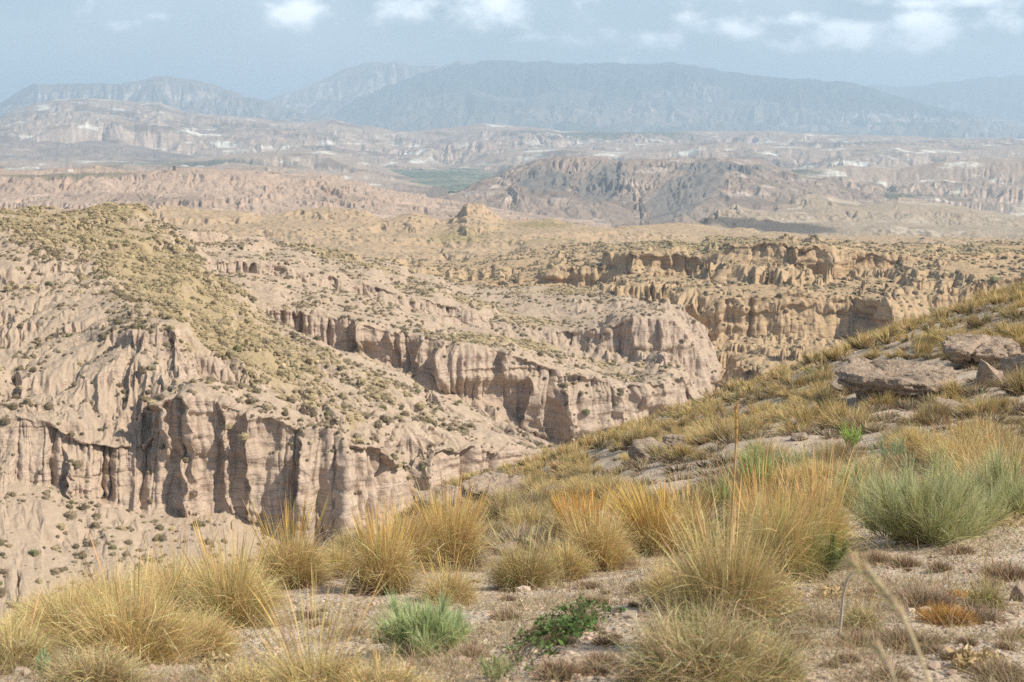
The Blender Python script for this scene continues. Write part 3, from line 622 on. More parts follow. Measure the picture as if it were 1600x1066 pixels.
def _phi(r2): return 0.5 * r2 * np.log(r2 + 1e-9)
# work in log-ish coordinates so that near control points are as stiff as far ones
def _warp(x, y):
    r = np.sqrt(x * x + y * y) + 1e-6; k = np.log1p(r / 4.0) / r
    return x * k, y * k
_wx, _wy = _warp(_cp[:, 0], _cp[:, 1]); _n = len(_cp)
_sl = _cp[:, 2] / (np.hypot(_cp[:, 0], _cp[:, 1]) + 4.0)
_K = _phi((_wx[:, None] - _wx) ** 2 + (_wy[:, None] - _wy) ** 2) + np.eye(_n) * 2e-4
_A = np.zeros((_n + 3, _n + 3)); _A[:_n, :_n] = _K; _A[:_n, _n] = 1; _A[:_n, _n + 1] = _wx; _A[:_n, _n + 2] = _wy; _A[_n:, :_n] = _A[:_n, _n:].T
_w = np.linalg.solve(_A, np.concatenate([_sl, [0, 0, 0]]))
def gbase(x, y):
    x = np.asarray(x, float); y = np.asarray(y, float); a, b = _warp(x, y); r = np.zeros_like(a)
    for i in range(_n): r += _w[i] * _phi((a - _wx[i]) ** 2 + (b - _wy[i]) ** 2)
    r += _w[_n] + _w[_n + 1] * a + _w[_n + 2] * b
    return r * (np.hypot(x, y) + 4.0)
def gdetail(x, y):
    r = np.hypot(x, y)
    z = .10 * fbm(x / 2.6, y / 2.6, 4, 301) * sstep(3, 12, r) + .45 * fbm(x / 9, y / 9, 3, 305) * sstep(14, 30, r)
    z = z + .035 * fbm(x / .5, y / .5, 3, 309)
    # little eroded steps on the far slope
    k = sstep(18, 26, r); q = (.9 * z + y * .02 + x * .05 + .4 * fbm(x / 6, y / 6, 2, 320)) / .35
    z = z + .09 * fbm(x / 1.3, y / 1.3, 3, 331) * k + k * .07 * (sstep(.3, .5, q - np.floor(q)) - (q - np.floor(q)))
    return z
def ground(x, y): return gbase(x, y) + gdetail(x, y)
_gr = np.geomspace(1.6, 130, 420)
def hit(px, py):
    for k in range(14):                                  # a spot just past the lip is moved back onto it
        h = hit1(px, py + 6 * k)
        if h is not None and (h.y < 20 or py < 880 or px > 640): return h
    return None
def hit1(px, py):
    """where the sight line through a photograph pixel first meets the near ground"""
    Q = P(px, py, _gr); g = ground(Q[:, 0], Q[:, 1]); b = np.nonzero(Q[:, 2] < g)[0]
    if len(b) == 0 or b[0] == 0: return None
    i = b[0]; d0 = Q[i - 1, 2] - g[i - 1]; d1 = g[i] - Q[i, 2]; t = d0 / (d0 + d1 + 1e-9)
    D = _gr[i - 1] * (1 - t) + _gr[i] * t
    q = P(px, py, D); return Vector((q[0], q[1], float(ground(q[0], q[1]))))

def soil_mat():
    t = NT('soil'); g = t.n('ShaderNodeNewGeometry'); pos = g.outputs['Position']
    big = t.noise(pos, (.5,) * 3, 5, .6); mid = t.noise(pos, (4,) * 3, 6, .6); fine = t.noise(pos, (40,) * 3, 4, .6)
    c = t.mix(t.rng(big, .35, .65), (.53, .425, .315), (.61, .505, .385))
    c = t.mix(t.rng(mid, .35, .7, 0, .7), c, (.47, .355, .24))
    v = t.n('ShaderNodeTexVoronoi'); v.inputs['Scale'].default_value = 38; t.l(pos, v.inputs['Vector'])
    v2 = t.n('ShaderNodeTexVoronoi'); v2.inputs['Scale'].default_value = 15; t.l(pos, v2.inputs['Vector'])
    hs = t.n('ShaderNodeSeparateColor'); t.l(v.outputs['Color'], hs.inputs[0])
    c = t.mix(t.math('MULTIPLY', t.rng(v.outputs['Distance'], .25, .5, 1, 0), t.rng(hs.outputs[0], .45, .6)), c, t.mix(hs.outputs[1], (.24, .19, .15), (.56, .49, .41)))
    # dry litter
    lit = t.noise(pos, (1.4,) * 3, 5, .7)
    c = t.mix(t.rng(lit, .54, .68, 0, .75), c, (.38, .28, .15))
    b = t.math('ADD', t.math('MULTIPLY', t.rng(v.outputs['Distance'], .1, .5, 1, 0), .7), t.math('ADD', t.math('MULTIPLY', t.rng(v2.outputs['Distance'], .1, .45, 1, 0), t.math('MULTIPLY', mid, 1.8)), t.math('MULTIPLY', fine, .8)))
    return t.out(c, .95, b, .9, .014, spec=.05)
M_SOIL = soil_mat()
def near_ground():
    us = np.concatenate([np.linspace(-1.0, -.505, 60), np.linspace(-.50, .62, 900), np.linspace(.63, 1.7, 90)]); rs = np.concatenate([np.linspace(-6, 1.4, 14), np.geomspace(1.5, 135, 760)])
    hw = np.where(rs < 6, 6.0, rs)                       # half width grows with distance, wide near the feet
    X = us[None] * np.maximum(hw, rs)[:, None] * 1.0; Y = rs[:, None] + 0 * X
    Z = ground(X, Y)
    V = np.stack([X, Y, Z], -1)
    o = link('ground', mesh_np('ground', V.reshape(-1, 3), grid_faces(*X.shape), [M_SOIL], True)); o['kind'] = 'structure'
near_ground()

# ------------------------------------------------------------------ plants: generators
def grass_mat(name, transl=.22):
    t = NT(name); c = t.attr('col', 'Color')
    return t.out(c, .75, spec=.2, transl=transl)
M_GRASS = grass_mat('grass_blades')
M_TWIG = grass_mat('fine_green_twigs', .18)
M_SHRUB = grass_mat('shrub_leaves', .1)
M_STONE = None

def ribbons(n, base, az, th0, bend, L, w, K, c0, c1, rg, var=.18, heads=None, wob=.12, hue=None):
    """n curved blades as ribbons; returns verts, quads, colours. th: angle from vertical (radians)."""
    t = np.linspace(0, 1, K + 1)
    th = th0[:, None] + bend[:, None] * t[None] ** 1.4
    a = az[:, None] + wob * rg.normal(size=(n, 1)) * t[None] * 2
    d = np.stack([np.sin(th) * np.sin(a), np.sin(th) * np.cos(a), np.cos(th)], -1)
    seg = L[:, None, None] / K
    p = base[:, None, :] + np.concatenate([np.zeros((n, 1, 3)), np.cumsum(d[:, :-1] * seg, 1)], 1)
    r = rg.normal(size=(n, 1, 3)); side = np.cross(d, r + 0 * d); side /= np.linalg.norm(side, axis=-1, keepdims=True) + 1e-9
    prof = np.clip(1.02 - t ** 2.2, .12, 1) if heads is None else np.interp(t, [0, heads, heads + .08, .93, 1], [.6, .45, 1.5, 1.2, .3])
    hw = .5 * w[:, None, None] * prof[None, :, None]
    v = np.stack([p - side * hw, p + side * hw], 2)           # n,K+1,2,3
    i = (np.arange(n) * (K + 1) * 2)[:, None] + (np.arange(K) * 2)[None]
    q = np.stack([i, i + 1, i + 3, i + 2], -1).reshape(-1, 4)
    c0 = np.asarray(c0, float); c1 = np.asarray(c1, float)
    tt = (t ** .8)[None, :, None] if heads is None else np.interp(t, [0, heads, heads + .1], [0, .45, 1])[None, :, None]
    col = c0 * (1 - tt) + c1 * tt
    col = col * np.exp(var * rg.normal(size=(n, 1, 1))) * (1 + .10 * rg.normal(size=(n, 1, 3)))
    col = np.clip(col, .01, .95)
    col = np.repeat(col[:, :, None, :] + 0 * v[..., :1], 1, 2)
    return v.reshape(-1, 3), q, np.broadcast_to(col, v.shape).reshape(-1, 3)
def join(parts):
    V = []; Q = []; Cc = []; o = 0
    for v, q, c in parts: V.append(v); Q.append(q + o); Cc.append(c); o += len(v)
    return np.concatenate(V), np.concatenate(Q), np.concatenate(Cc)
def disc(n, r, rg): a = rg.uniform(0, 2 * np.pi, n); q = r * np.sqrt(rg.uniform(0, 1, n)); return np.stack([q * np.sin(a), q * np.cos(a), 0 * a], -1), a, q / r
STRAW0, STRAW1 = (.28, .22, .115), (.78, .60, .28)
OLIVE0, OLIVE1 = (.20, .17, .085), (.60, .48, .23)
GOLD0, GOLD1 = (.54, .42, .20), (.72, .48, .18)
def dome_grass(rg, n, R, H, w, c0, c1, K=6, spread=1.25, base=.32, lean=(0, 0), droop=.75, wob=.3):
    m = max(6, n // 55)                                       # small bunches, each with its own lean, length and tint
    cb, ca, cq = disc(m, R * base, rg); k = rg.integers(0, m, n)
    b = cb[k] + disc(n, R * .07, rg)[0]
    q = cq[k]; th0 = np.abs(q * spread * .66 + (rg.normal(size=m) * .16)[k] + rg.normal(size=n) * .20)
    a = ca[k] + (rg.normal(size=m) * .35)[k] + rg.normal(size=n) * .42
    bend = np.abs(rg.uniform(.0, 1.1, n) + (rg.normal(size=m) * .2)[k]) * droop
    th0 = np.clip(th0, 0, 1.5)
    want = 1.0 / np.sqrt((np.sin(th0 + bend * .35) / R) ** 2 + (np.cos(th0 + bend * .35) / H) ** 2)
    L = want * rg.uniform(.55, 1.12, n) * (rg.uniform(.8, 1.15, m))[k]
    b[:, 2] = -.03
    v = ribbons(n, b, a, th0, bend, L, w * rg.uniform(.6, 1.3, n), K, c0, c1, rg, wob=wob)
    if lean != (0, 0):
        z = np.clip(v[0][:, 2:3], 0, None) / H; v[0][:, 0:1] += lean[0] * z ** 1.3; v[0][:, 1:2] += lean[1] * z ** 1.3
    return v
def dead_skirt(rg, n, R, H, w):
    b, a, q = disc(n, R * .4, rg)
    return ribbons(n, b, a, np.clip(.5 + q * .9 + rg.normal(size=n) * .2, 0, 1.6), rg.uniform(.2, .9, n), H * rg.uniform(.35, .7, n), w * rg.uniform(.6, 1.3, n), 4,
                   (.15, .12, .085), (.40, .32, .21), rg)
def stalks(rg, n, R, H, w, c0=GOLD0, c1=GOLD1, th=.35, bend=.25, heads=.62, lean=(0, 0), K=8, az=None):
    b, a, q = disc(n, R * .3, rg)
    if az is not None: a = az + rg.normal(size=n) * .5
    v = ribbons(n, b, a + rg.normal(size=n) * .2, np.clip(q * th + rg.normal(size=n) * .06, 0, 1.2), rg.uniform(0, 1, n) * bend, H * rg.uniform(.72, 1.1, n), w * rg.uniform(.8, 1.2, n), K, c0, c1, rg, heads=heads, wob=.05)
    if lean != (0, 0):
        z = np.clip(v[0][:, 2:3], 0, None) / H; v[0][:, 0:1] += lean[0] * z ** 1.5
    return v
def tussock(px, py, hp, rp, label, kind='straw', seed=0, stalk=0, sth=1.35, lean=(0, 0), n=3000, green=0.0, spread=1.25, c1=None, stc=GOLD1, name='grass_tussock', cat='tussock', droop=.75, group=None, bend=.25, heads=.62, sw=1.0, wob=.3):
    p = hit(px, py)
    if p is None: print('MISS', px, py, label); return None
    D = p.y; H = hp * D / F * 1.05; R = rp * D / F * 1.1; n = int(n * 1.35)
    rg = np.random.default_rng(1000 + seed)
    e = empty(name, p); tag(e, label, cat, group)
    pxw = D / 1422.0                                  # one render pixel in metres
    w = max(.0024, pxw * .38)
    c0_, c1_ = (STRAW0, STRAW1) if kind == 'straw' else (OLIVE0, OLIVE1)
    if c1: c1_ = c1
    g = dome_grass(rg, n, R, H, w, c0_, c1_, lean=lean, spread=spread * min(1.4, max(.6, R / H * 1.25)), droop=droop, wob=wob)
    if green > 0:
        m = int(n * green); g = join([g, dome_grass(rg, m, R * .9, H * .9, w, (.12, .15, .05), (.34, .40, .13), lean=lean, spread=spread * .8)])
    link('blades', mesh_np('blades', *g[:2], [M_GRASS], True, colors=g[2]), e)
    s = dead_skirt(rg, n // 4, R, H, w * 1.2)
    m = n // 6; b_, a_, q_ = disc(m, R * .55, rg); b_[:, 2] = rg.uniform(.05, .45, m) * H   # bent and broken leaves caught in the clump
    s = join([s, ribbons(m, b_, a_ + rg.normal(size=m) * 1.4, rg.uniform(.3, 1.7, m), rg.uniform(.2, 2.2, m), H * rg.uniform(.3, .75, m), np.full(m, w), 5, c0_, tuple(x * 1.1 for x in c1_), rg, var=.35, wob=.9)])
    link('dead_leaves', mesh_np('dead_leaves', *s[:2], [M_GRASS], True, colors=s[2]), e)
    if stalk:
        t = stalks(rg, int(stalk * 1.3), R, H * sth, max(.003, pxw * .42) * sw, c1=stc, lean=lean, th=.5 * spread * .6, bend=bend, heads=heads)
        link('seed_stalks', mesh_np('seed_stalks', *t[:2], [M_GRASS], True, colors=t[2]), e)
    return e
def broom(px, py, hp, rp, label, seed=0, nb=46, nt=90, c0=(.34, .33, .14), c1=(.64, .65, .36), name='broom_bush', cat='bush', up=.75):
    p = hit(px, py)
    if p is None: print('MISS', px, py, label); return None
    D = p.y; H = hp * D / F; R = rp * D / F; rg = np.random.default_rng(3000 + seed); c1 = tuple(min(.72, x * 1.35) for x in c1) if c1 != (.64, .65, .36) else c1; nt = int(nt * 1.3)
    e = empty(name, p); tag(e, label, cat)
    pxw = D / 1422.0; w = max(.0018, pxw * .32)
    b, a, q = disc(nb, R * .25, rg); th = np.clip(rg.uniform(0, 1, nb) ** .6 * math.atan2(R, H) * 1.6, 0, 1.4)
    L = np.hypot(R * np.sin(th), H * np.cos(th)) * rg.uniform(.55, 1.0, nb)
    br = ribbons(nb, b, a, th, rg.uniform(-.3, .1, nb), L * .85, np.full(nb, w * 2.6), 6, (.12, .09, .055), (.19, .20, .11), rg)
    link('branches', mesh_np('branches', *br[:2], [M_TWIG], True, colors=br[2]), e)
    n = nb * nt; k = np.repeat(np.arange(nb), nt); t = rg.uniform(.08, .85, n) ** .8
    pts = br[0].reshape(nb, 7, 2, 3).mean(2); f = t * 6; i0 = np.minimum(f.astype(int), 5); fr_ = (f - i0)[:, None]
    base = pts[k, i0] * (1 - fr_) + pts[k, i0 + 1] * fr_
    dirn = pts[k, i0 + 1] - pts[k, i0]; dirn /= np.linalg.norm(dirn, axis=1, keepdims=True)
    th_ = np.arccos(np.clip(dirn[:, 2], -1, 1)) * up; az = np.arctan2(dirn[:, 0], dirn[:, 1])
    tw = ribbons(n, base, az + rg.normal(size=n) * .9, np.abs(th_ + rg.normal(size=n) * .42), rg.uniform(-.25, .25, n), np.minimum(.55 * H, L[k] * .5) * rg.uniform(.45, 1.05, n), np.full(n, w), 4, c0, c1, rg, var=.22)
    link('twigs', mesh_np('twigs', *tw[:2], [M_TWIG], True, colors=tw[2]), e)
    return e
def cushion_mesh(rg, R, H, w, n, c0, c1):
    b, a, q = disc(n, R * .5, rg)
    th = np.clip(q * 1.35 + rg.normal(size=n) * .2, 0, 1.5)
    L = np.hypot(R * np.sin(th), H * np.cos(th)) * rg.uniform(.6, 1.05, n) * .9
    return ribbons(n, b, a + rg.normal(size=n) * .3, th, rg.normal(size=n) * .3, L, w * rg.uniform(.7, 1.4, n), 3, c0, c1, rg, wob=.4, var=.3)
def cushion(px, py, rp, hp, label, seed=0, c0=(.15, .11, .075), c1=(.42, .30, .19), n=700, name='dry_cushion_plant', cat='plant', group=None):
    p = hit(px, py)
    if p is None: print('MISS', px, py, label); return None
    D = p.y; rg = np.random.default_rng(5000 + seed); w = max(.0022, D / 1422 * .6)
    g = cushion_mesh(rg, rp * D / F, hp * D / F, w, n, c0, c1)
    o = link(name, mesh_np(name, *g[:2], [M_SHRUB], True, colors=g[2]), loc=p); tag(o, label, cat, group); return o
def leaves_mesh(rg, n, pts, size, c0, c1, flat=.6):
    """small leaves set round points"""
    k = rg.integers(0, len(pts), n); c = pts[k] + rg.normal(size=(n, 3)) * np.array([size, size, size * .5])
    d = rg.normal(size=(n, 3)); d /= np.linalg.norm(d, axis=1, keepdims=True)
    nn = rg.normal(size=(n, 3)) * (1 - flat) + np.array([0, 0, flat]); s = np.cross(d, nn); s /= np.linalg.norm(s, axis=1, keepdims=True) + 1e-9
    l = (size * rg.uniform(.7, 1.3, n))[:, None]
    v = np.stack([c - d * l, c + s * l * .42 , c + d * l, c - s * l * .42], 1)
    v[:, 2, 2] += l[:, 0] * .3
    q = np.arange(n * 4).reshape(n, 4)
    col = np.asarray(c0) + (np.asarray(c1) - np.asarray(c0)) * rg.uniform(0, 1, (n, 1)); col = np.repeat(col[:, None], 4, 1)
    return v.reshape(-1, 3), q, col.reshape(-1, 3)

# rocks
def rock_surface():
    t = NT('broken_rock'); tcn = t.n('ShaderNodeNewGeometry'); pos = tcn.outputs['Position']
    a = t.noise(pos, (3,) * 3, 6, .65); st = t.noise(pos, (1, 1, 9), 5, .6, .2); f = t.noise(pos, (22,) * 3, 5, .65)
    c = t.mix(t.rng(a, .35, .65), (.46, .345, .25), (.56, .44, .33)); c = t.mix(t.rng(st, .45, .7, 0, .6), c, (.30, .225, .16)); c = t.mix(t.rng(f, .45, .7, 0, .6), c, (.27, .205, .15))
    return t.out(c, .95, t.math('ADD', a, t.math('MULTIPLY', t.math('ADD', f, st), .9)), 1.0, .09, spec=.05)
M_STONE = rock_surface()
import bmesh
def rock_mesh(name, size, seed, npts=16, sub=4, rough=.07, box=.55):
    rg = np.random.default_rng(seed); bm = bmesh.new()
    for i in range(npts):
        v = rg.normal(size=3); v /= np.linalg.norm(v); m = np.max(np.abs(v)); v = v * (1 - box) + v / m * box * .8
        bm.verts.new(v * .5)
    r = bmesh.ops.convex_hull(bm, input=bm.verts); junk = [g for g in r['geom_interior'] if isinstance(g, bmesh.types.BMVert)]
    if junk: bmesh.ops.delete(bm, geom=junk, context='VERTS')
    bmesh.ops.bevel(bm, geom=bm.edges[:] + bm.verts[:], offset=.035, segments=1, affect='EDGES', clamp_overlap=True)
    bmesh.ops.triangulate(bm, faces=bm.faces)
    for k in range(sub):
        es = [e for e in bm.edges if e.calc_length() > .06]
        if not es: break
        bmesh.ops.subdivide_edges(bm, edges=es, cuts=1, use_grid_fill=False); bmesh.ops.triangulate(bm, faces=[f for f in bm.faces if len(f.verts) > 3])
    co = np.array([v.co for v in bm.verts]); bm.normal_update(); nn = np.array([v.normal for v in bm.verts])
    co2 = co * np.array(size)
    s = min(size)
    d = vn3(co2[:, 0] / s * 3, co2[:, 1] / s * 3, co2[:, 2] / s * 3, seed) * .6 + vn3(co2[:, 0] / s * 8, co2[:, 1] / s * 8, co2[:, 2] / s * 12, seed + 1) * .4
    co2 = co2 + nn * (d * rough * s)[:, None]
    for v, c in zip(bm.verts, co2): v.co = c
    me = bpy.data.meshes.new(name); bm.to_mesh(me); bm.free(); me.materials.append(M_STONE)
    return me
def slab_mesh(name, w, d, h, seed):
    rg = np.random.default_rng(seed); n = 40; a = np.arange(n) / n * 2 * np.pi
    q = (np.abs(np.cos(a)) ** 5 + np.abs(np.sin(a)) ** 5) ** (-.2); q = q * (1 + .10 * vn2(np.cos(a) * 2.2 + seed, np.sin(a) * 2.2, seed) + .05 * vn2(np.cos(a) * 7, np.sin(a) * 7, seed + 1))
    ox, oy = np.cos(a) * q, np.sin(a) * q; V = []; rings = []
    prof = [(.02, .50), (.3, .50), (.6, .49), (.85, .47), (.97, .44), (1.0, .36)] + [(1.0 - .02 * k + .035 * (k % 2), .30 - .10 * k) for k in range(5)] + [(.80, -.22), (.72, -.34), (.70, -.5), (.68, -.8)]
    for r, z in prof: rings.append(len(V)); V += [(ox[i] * r * w / 2, oy[i] * r * d / 2, z * h) for i in range(n)]
    V = np.array(V, float)
    nr = len(prof); f = np.array([(j * n + i, (j + 1) * n + i, (j + 1) * n + (i + 1) % n, j * n + (i + 1) % n) for j in range(nr - 1) for i in range(n)])
    me = mesh_np(name, V, f, [], False); bm = bmesh.new(); bm.from_mesh(me); bmesh.ops.holes_fill(bm, edges=bm.edges)
    for k in range(2): bmesh.ops.subdivide_edges(bm, edges=bm.edges[:], cuts=1, use_grid_fill=True)
    bm.normal_update(); co = np.array([v.co for v in bm.verts]); nn = np.array([v.normal for v in bm.verts])
    dd = .5 * vn3(co[:, 0] * 1.6, co[:, 1] * 1.6, co[:, 2] * 4, seed) * .14 + .5 * vn3(co[:, 0] * 5, co[:, 1] * 5, co[:, 2] * 14, seed + 1) * .13 + .5 * vn3(co[:, 0] * 13, co[:, 1] * 13, co[:, 2] * 22, seed + 2) * .07
    crack = -.14 * np.exp(-np.abs(vn2(co[:, 0] * .8, co[:, 1] * .25, seed + 5)) / .04)
    co = co + nn * (dd + crack)[:, None]
    for v, c in zip(bm.verts, co): v.co = c
    bm.to_mesh(me); bm.free(); me.materials.append(M_STONE); return me
def rock_ledge(px, py, wp, h, depth, label, seed, rz):
    p = hit(px, py); D = p.y; o = link('rock_slab', slab_mesh('rock_slab', wp * D / F, depth, h, seed), loc=p + Vector((0, depth * .35, h * .38)))
    o.rotation_euler = (.03, .03, rz); tag(o, label, 'rock'); return o
def rock(px, py, wp, hp, depth, label, seed, rot=(0, 0, 0), name='boulder', cat='rock', sink=.25, **k):
    p = hit(px, py)
    if p is None: print('MISS', px, py, label); return None
    D = p.y; w = wp * D / F; h = hp * D / F
    o = link(name, rock_mesh(name, (w, depth, h), seed, **k), loc=p + Vector((0, depth * .25, h * (.5 - sink))))
    o.rotation_euler = rot; tag(o, label, cat); return o

# ------------------------------------------------------------------ rocks on the near slope
rock_ledge(1418, 622, 175, .55, 2.4, 'wide flat-topped rock slab jutting from the right-hand slope with a dark shaded front', 11, -.35)
rock(1325, 612, 70, 40, 1.0, 'brown block wedged in shade at the left end of the wide flat rock slab', 12, (0, .1, .4), npts=14, box=.8)
rock(1546, 606, 80, 52, 1.0, 'pale tilted angular boulder right of the wide flat rock slab', 13, (.25, .5, .3), npts=12, box=.5)
rock_ledge(1548, 568, 110, .5, 2.2, 'thin grey rock ledge above the pale tilted boulder', 14, -.3)
rock(1600, 596, 60, 60, 1.4, 'broad pale rock at the right edge of the picture behind grass', 19, (.1, -.1, .3), npts=14, box=.7)
rock(1012, 722, 62, 50, 1.0, 'squat rounded brown boulder in the middle of the slope casting shadow to its left', 15, (0, .05, .5), npts=18, box=.7)
rock(1060, 706, 46, 34, .9, 'low brown rock right behind the squat rounded boulder', 16, (0, 0, .9), npts=14, box=.6)
rock(1516, 676, 36, 26, .45, 'small pale grey stone between tussocks below the tilted boulder', 17, (.2, 0, .9), npts=14, box=.4)
rock(938, 826, 44, 40, .4, 'reddish grey stone behind the orange-topped tussocks', 18, (0, .3, .4), npts=12, box=.5)
rock(1488, 640, 60, 22, .7, 'low flat stone under the right end of the wide slab', 20, (0, 0, .4), npts=14, box=.8)
rock_ledge(705, 800, 110, .5, 2.0, 'thin dark rock ledge along the lower lip of the slope', 21, -.4)
rock_ledge(775, 785, 90, .5, 2.0, 'second thin rock ledge higher up the lower lip of the slope', 22, -.4)
rock(1598, 940, 40, 40, .12, 'pinkish rounded stone at the right edge of the gravel', 23, (0, .2, .4), npts=14, box=.3)
rock(1250, 688, 34, 16, .6, 'pale low stone beside tussocks in the middle of the slope', 24, npts=14, box=.5)
rock(870, 772, 40, 18, .7, 'small brown stone low on the slope above the orange-topped tussocks', 25, npts=14, box=.5)
rock(1180, 660, 30, 18, .6, 'small dark stone near the skyline of the slope', 26, npts=14, box=.5)
rock(790, 868, 50, 30, .3, 'pale stone in the gap behind the paired green-based tussocks', 27, npts=14, box=.5)

# ------------------------------------------------------------------ tussocks in the foreground, each with its own look
T = tussock
T(455, 918, 105, 62, 'golden tussock on the lip of the ledge against the pale cliff', seed=1, stalk=90, stc=(.62, .42, .12))
T(522, 905, 62, 40, 'small straw tussock at the lip just right of the golden one', seed=2)
T(362, 985, 140, 78, 'rounded tussock with dark green base and long bent golden stems beside the gravel path', seed=3, stalk=60, sth=1.3, stc=(.66, .46, .16), n=3000, green=.15)
T(275, 985, 130, 78, 'leafy straw tussock left of the rounded dark-based tussock', seed=4, stalk=14)
T(205, 1040, 150, 105, 'wide shaggy tussock with grey shaded foot in the left mass of grass', seed=5, n=3200, stalk=12, kind='straw')
T(110, 1010, 120, 92, 'broad low straw tussock near the left edge behind the shaggy one', seed=6, n=2800)
T(20, 1052, 85, 75, 'pale straw tussock in the bottom left corner', seed=7, n=2200, c1=(.62, .50, .24), stalk=16, stc=(.68, .52, .24))
T(165, 985, 110, 78, 'hazy straw tussock on the left skyline of grass', seed=8)
T(60, 1005, 80, 68, 'low tussock at the left end of the grass skyline', seed=9)
T(345, 940, 80, 60, 'small tussock peeping over the grass left of the golden lip tussock', seed=10)
T(255, 968, 110, 66, 'straw tussock in the second rank of the left grass skyline', seed=41)
T(95, 1000, 100, 70, 'grey-gold tussock in the second rank near the left edge', seed=42)
T(300, 1030, 90, 70, 'loose straw tussock at the front of the left mass, touching the gravel', seed=43)
T(150, 1075, 80, 80, 'pale low tussock at the bottom edge between two green sprigs', seed=44, c1=(.66, .53, .28))
T(10, 1030, 75, 62, 'straw tussock cut by the left edge of the picture', seed=45)
T(405, 950, 60, 40, 'small grey tuft between the golden tussock and the rounded one', seed=46, n=1500)
T(600, 925, 118, 52, 'upright tussock topped with a thick comb of golden seed stalks, left of a pair', seed=11, stalk=150, sth=1.2, spread=1.0)
T(640, 890, 105, 50, 'straw tussock wedged between the two golden-topped ones', seed=12, stalk=40, sth=1.1)
T(702, 888, 122, 62, 'tall dense tussock with orange tips fanned against the cliff, right of a pair', seed=13, stalk=150, sth=1.15, n=3000)
T(700, 945, 70, 55, 'shorter loose tussock in front of the tall dense orange-tipped one', seed=14, stalk=26, sth=1.3, n=1500)
T(558, 872, 70, 45, 'dark shaded tussock on the lip behind the golden comb', seed=15, kind='olive')
T(822, 922, 88, 58, 'olive domed tussock standing at the edge of the gravel, left of three', seed=16, kind='olive', n=3000, stalk=26, sth=1.35, stc=(.6, .48, .2))
T(882, 905, 72, 44, 'middle tussock of three in a row by the gravel, low and yellow-green', seed=17, n=2000)
T(930, 890, 105, 56, 'pale tussock with rust-orange seed heads, right of three by the gravel', seed=18, stalk=70, sth=1.2, stc=(.70, .46, .17))
T(905, 850, 74, 52, 'tussock behind the row of three crowned with bright orange stalks', seed=19, stalk=130, sth=1.2, stc=(.74, .38, .07))
T(968, 886, 48, 34, 'small grey-green tuft at the right foot of the rust-orange tussock', seed=20, n=900)
T(1018, 866, 105, 58, 'tussock with heavy golden ears all combed to the left', seed=21, stalk=190, sth=1.05, lean=(-.16, 0), heads=.35, sw=1.3, stc=(.66, .44, .13))
T(1075, 862, 92, 45, 'brown-gold tussock right behind the one combed to the left', seed=22, stalk=60)
T(1135, 1010, 225, 88, 'tallest straw tussock in the middle right with long loose stems', seed=23, stalk=120, sth=1.12, n=3800, spread=1.1, stc=(.68, .53, .24), c1=(.60, .48, .23), bend=.7, sw=.6, wob=.5)
T(1090, 1095, 185, 130, 'big curly pale grass clump hanging over the bottom edge', seed=24, n=5200, droop=2.1, spread=1.35, c1=(.64, .51, .28), green=.12, wob=.9)
T(1180, 1090, 140, 90, 'lower right lobe of curly pale grass beside the big curly clump', seed=47, n=3000, droop=2.0, spread=1.3, c1=(.62, .50, .27), green=.2, wob=.9)
T(1195, 960, 90, 60, 'short straw tussock at the right foot of the tallest one', seed=48, n=1800, droop=1.2, wob=.6)
T(1060, 950, 100, 60, 'loose straw tussock at the left foot of the tallest one', seed=49, n=1800, droop=1.2, wob=.6)
T(1215, 905, 150, 70, 'tussock mixing fresh green blades with straw, left of the orange-stalked one', seed=25, stalk=80, sth=1.25, green=.6, stc=(.62, .38, .12))
T(1280, 880, 130, 58, 'tall tussock with a plume of orange stalks and a dark green foot', seed=26, stalk=130, sth=1.4, n=2400, green=.25, stc=(.72, .50, .20), spread=.9)
T(1190, 860, 110, 60, 'rusty grass tussock behind the green and straw mixture', seed=27, stalk=80, stc=(.68, .44, .17))
T(490, 1100, 110, 95, 'sparse tussock at the bottom left centre with tall separate orange stems', seed=28, n=2400, stalk=85, sth=1.9, spread=1.5, stc=(.70, .50, .22), bend=.7, heads=.5, sw=.5)
T(390, 1095, 70, 80, 'flat straw tuft at the bottom edge left of the tall orange stems', seed=29, n=1500)
T(600, 1095, 80, 80, 'thin hay-like tuft at the bottom edge right of the tall orange stems', seed=30, n=1400, stalk=10)
T(1345, 985, 52, 34, 'small olive tuft alone among brown cushions', seed=31, kind='olive', n=900, stalk=6)
T(1540, 950, 60, 34, 'sparse green and straw tuft with two long bent stems near the right edge', seed=32, kind='olive', n=420, green=.6, stalk=6, sth=1.8)
T(1500, 742, 70, 60, 'straw tussock rising behind the big pale green broom', seed=33, stalk=22, sth=1.3, stc=(.66, .36, .1))
T(1435, 712, 46, 55, 'low straw tussock left behind the big pale green broom', seed=34)
T(1290, 762, 50, 50, 'straw tussock between two pale green wisps', seed=35)
T(1010, 1090, 60, 50, 'greenish thin tuft at the bottom edge left of the curly clump', seed=36, n=700, green=1.0)

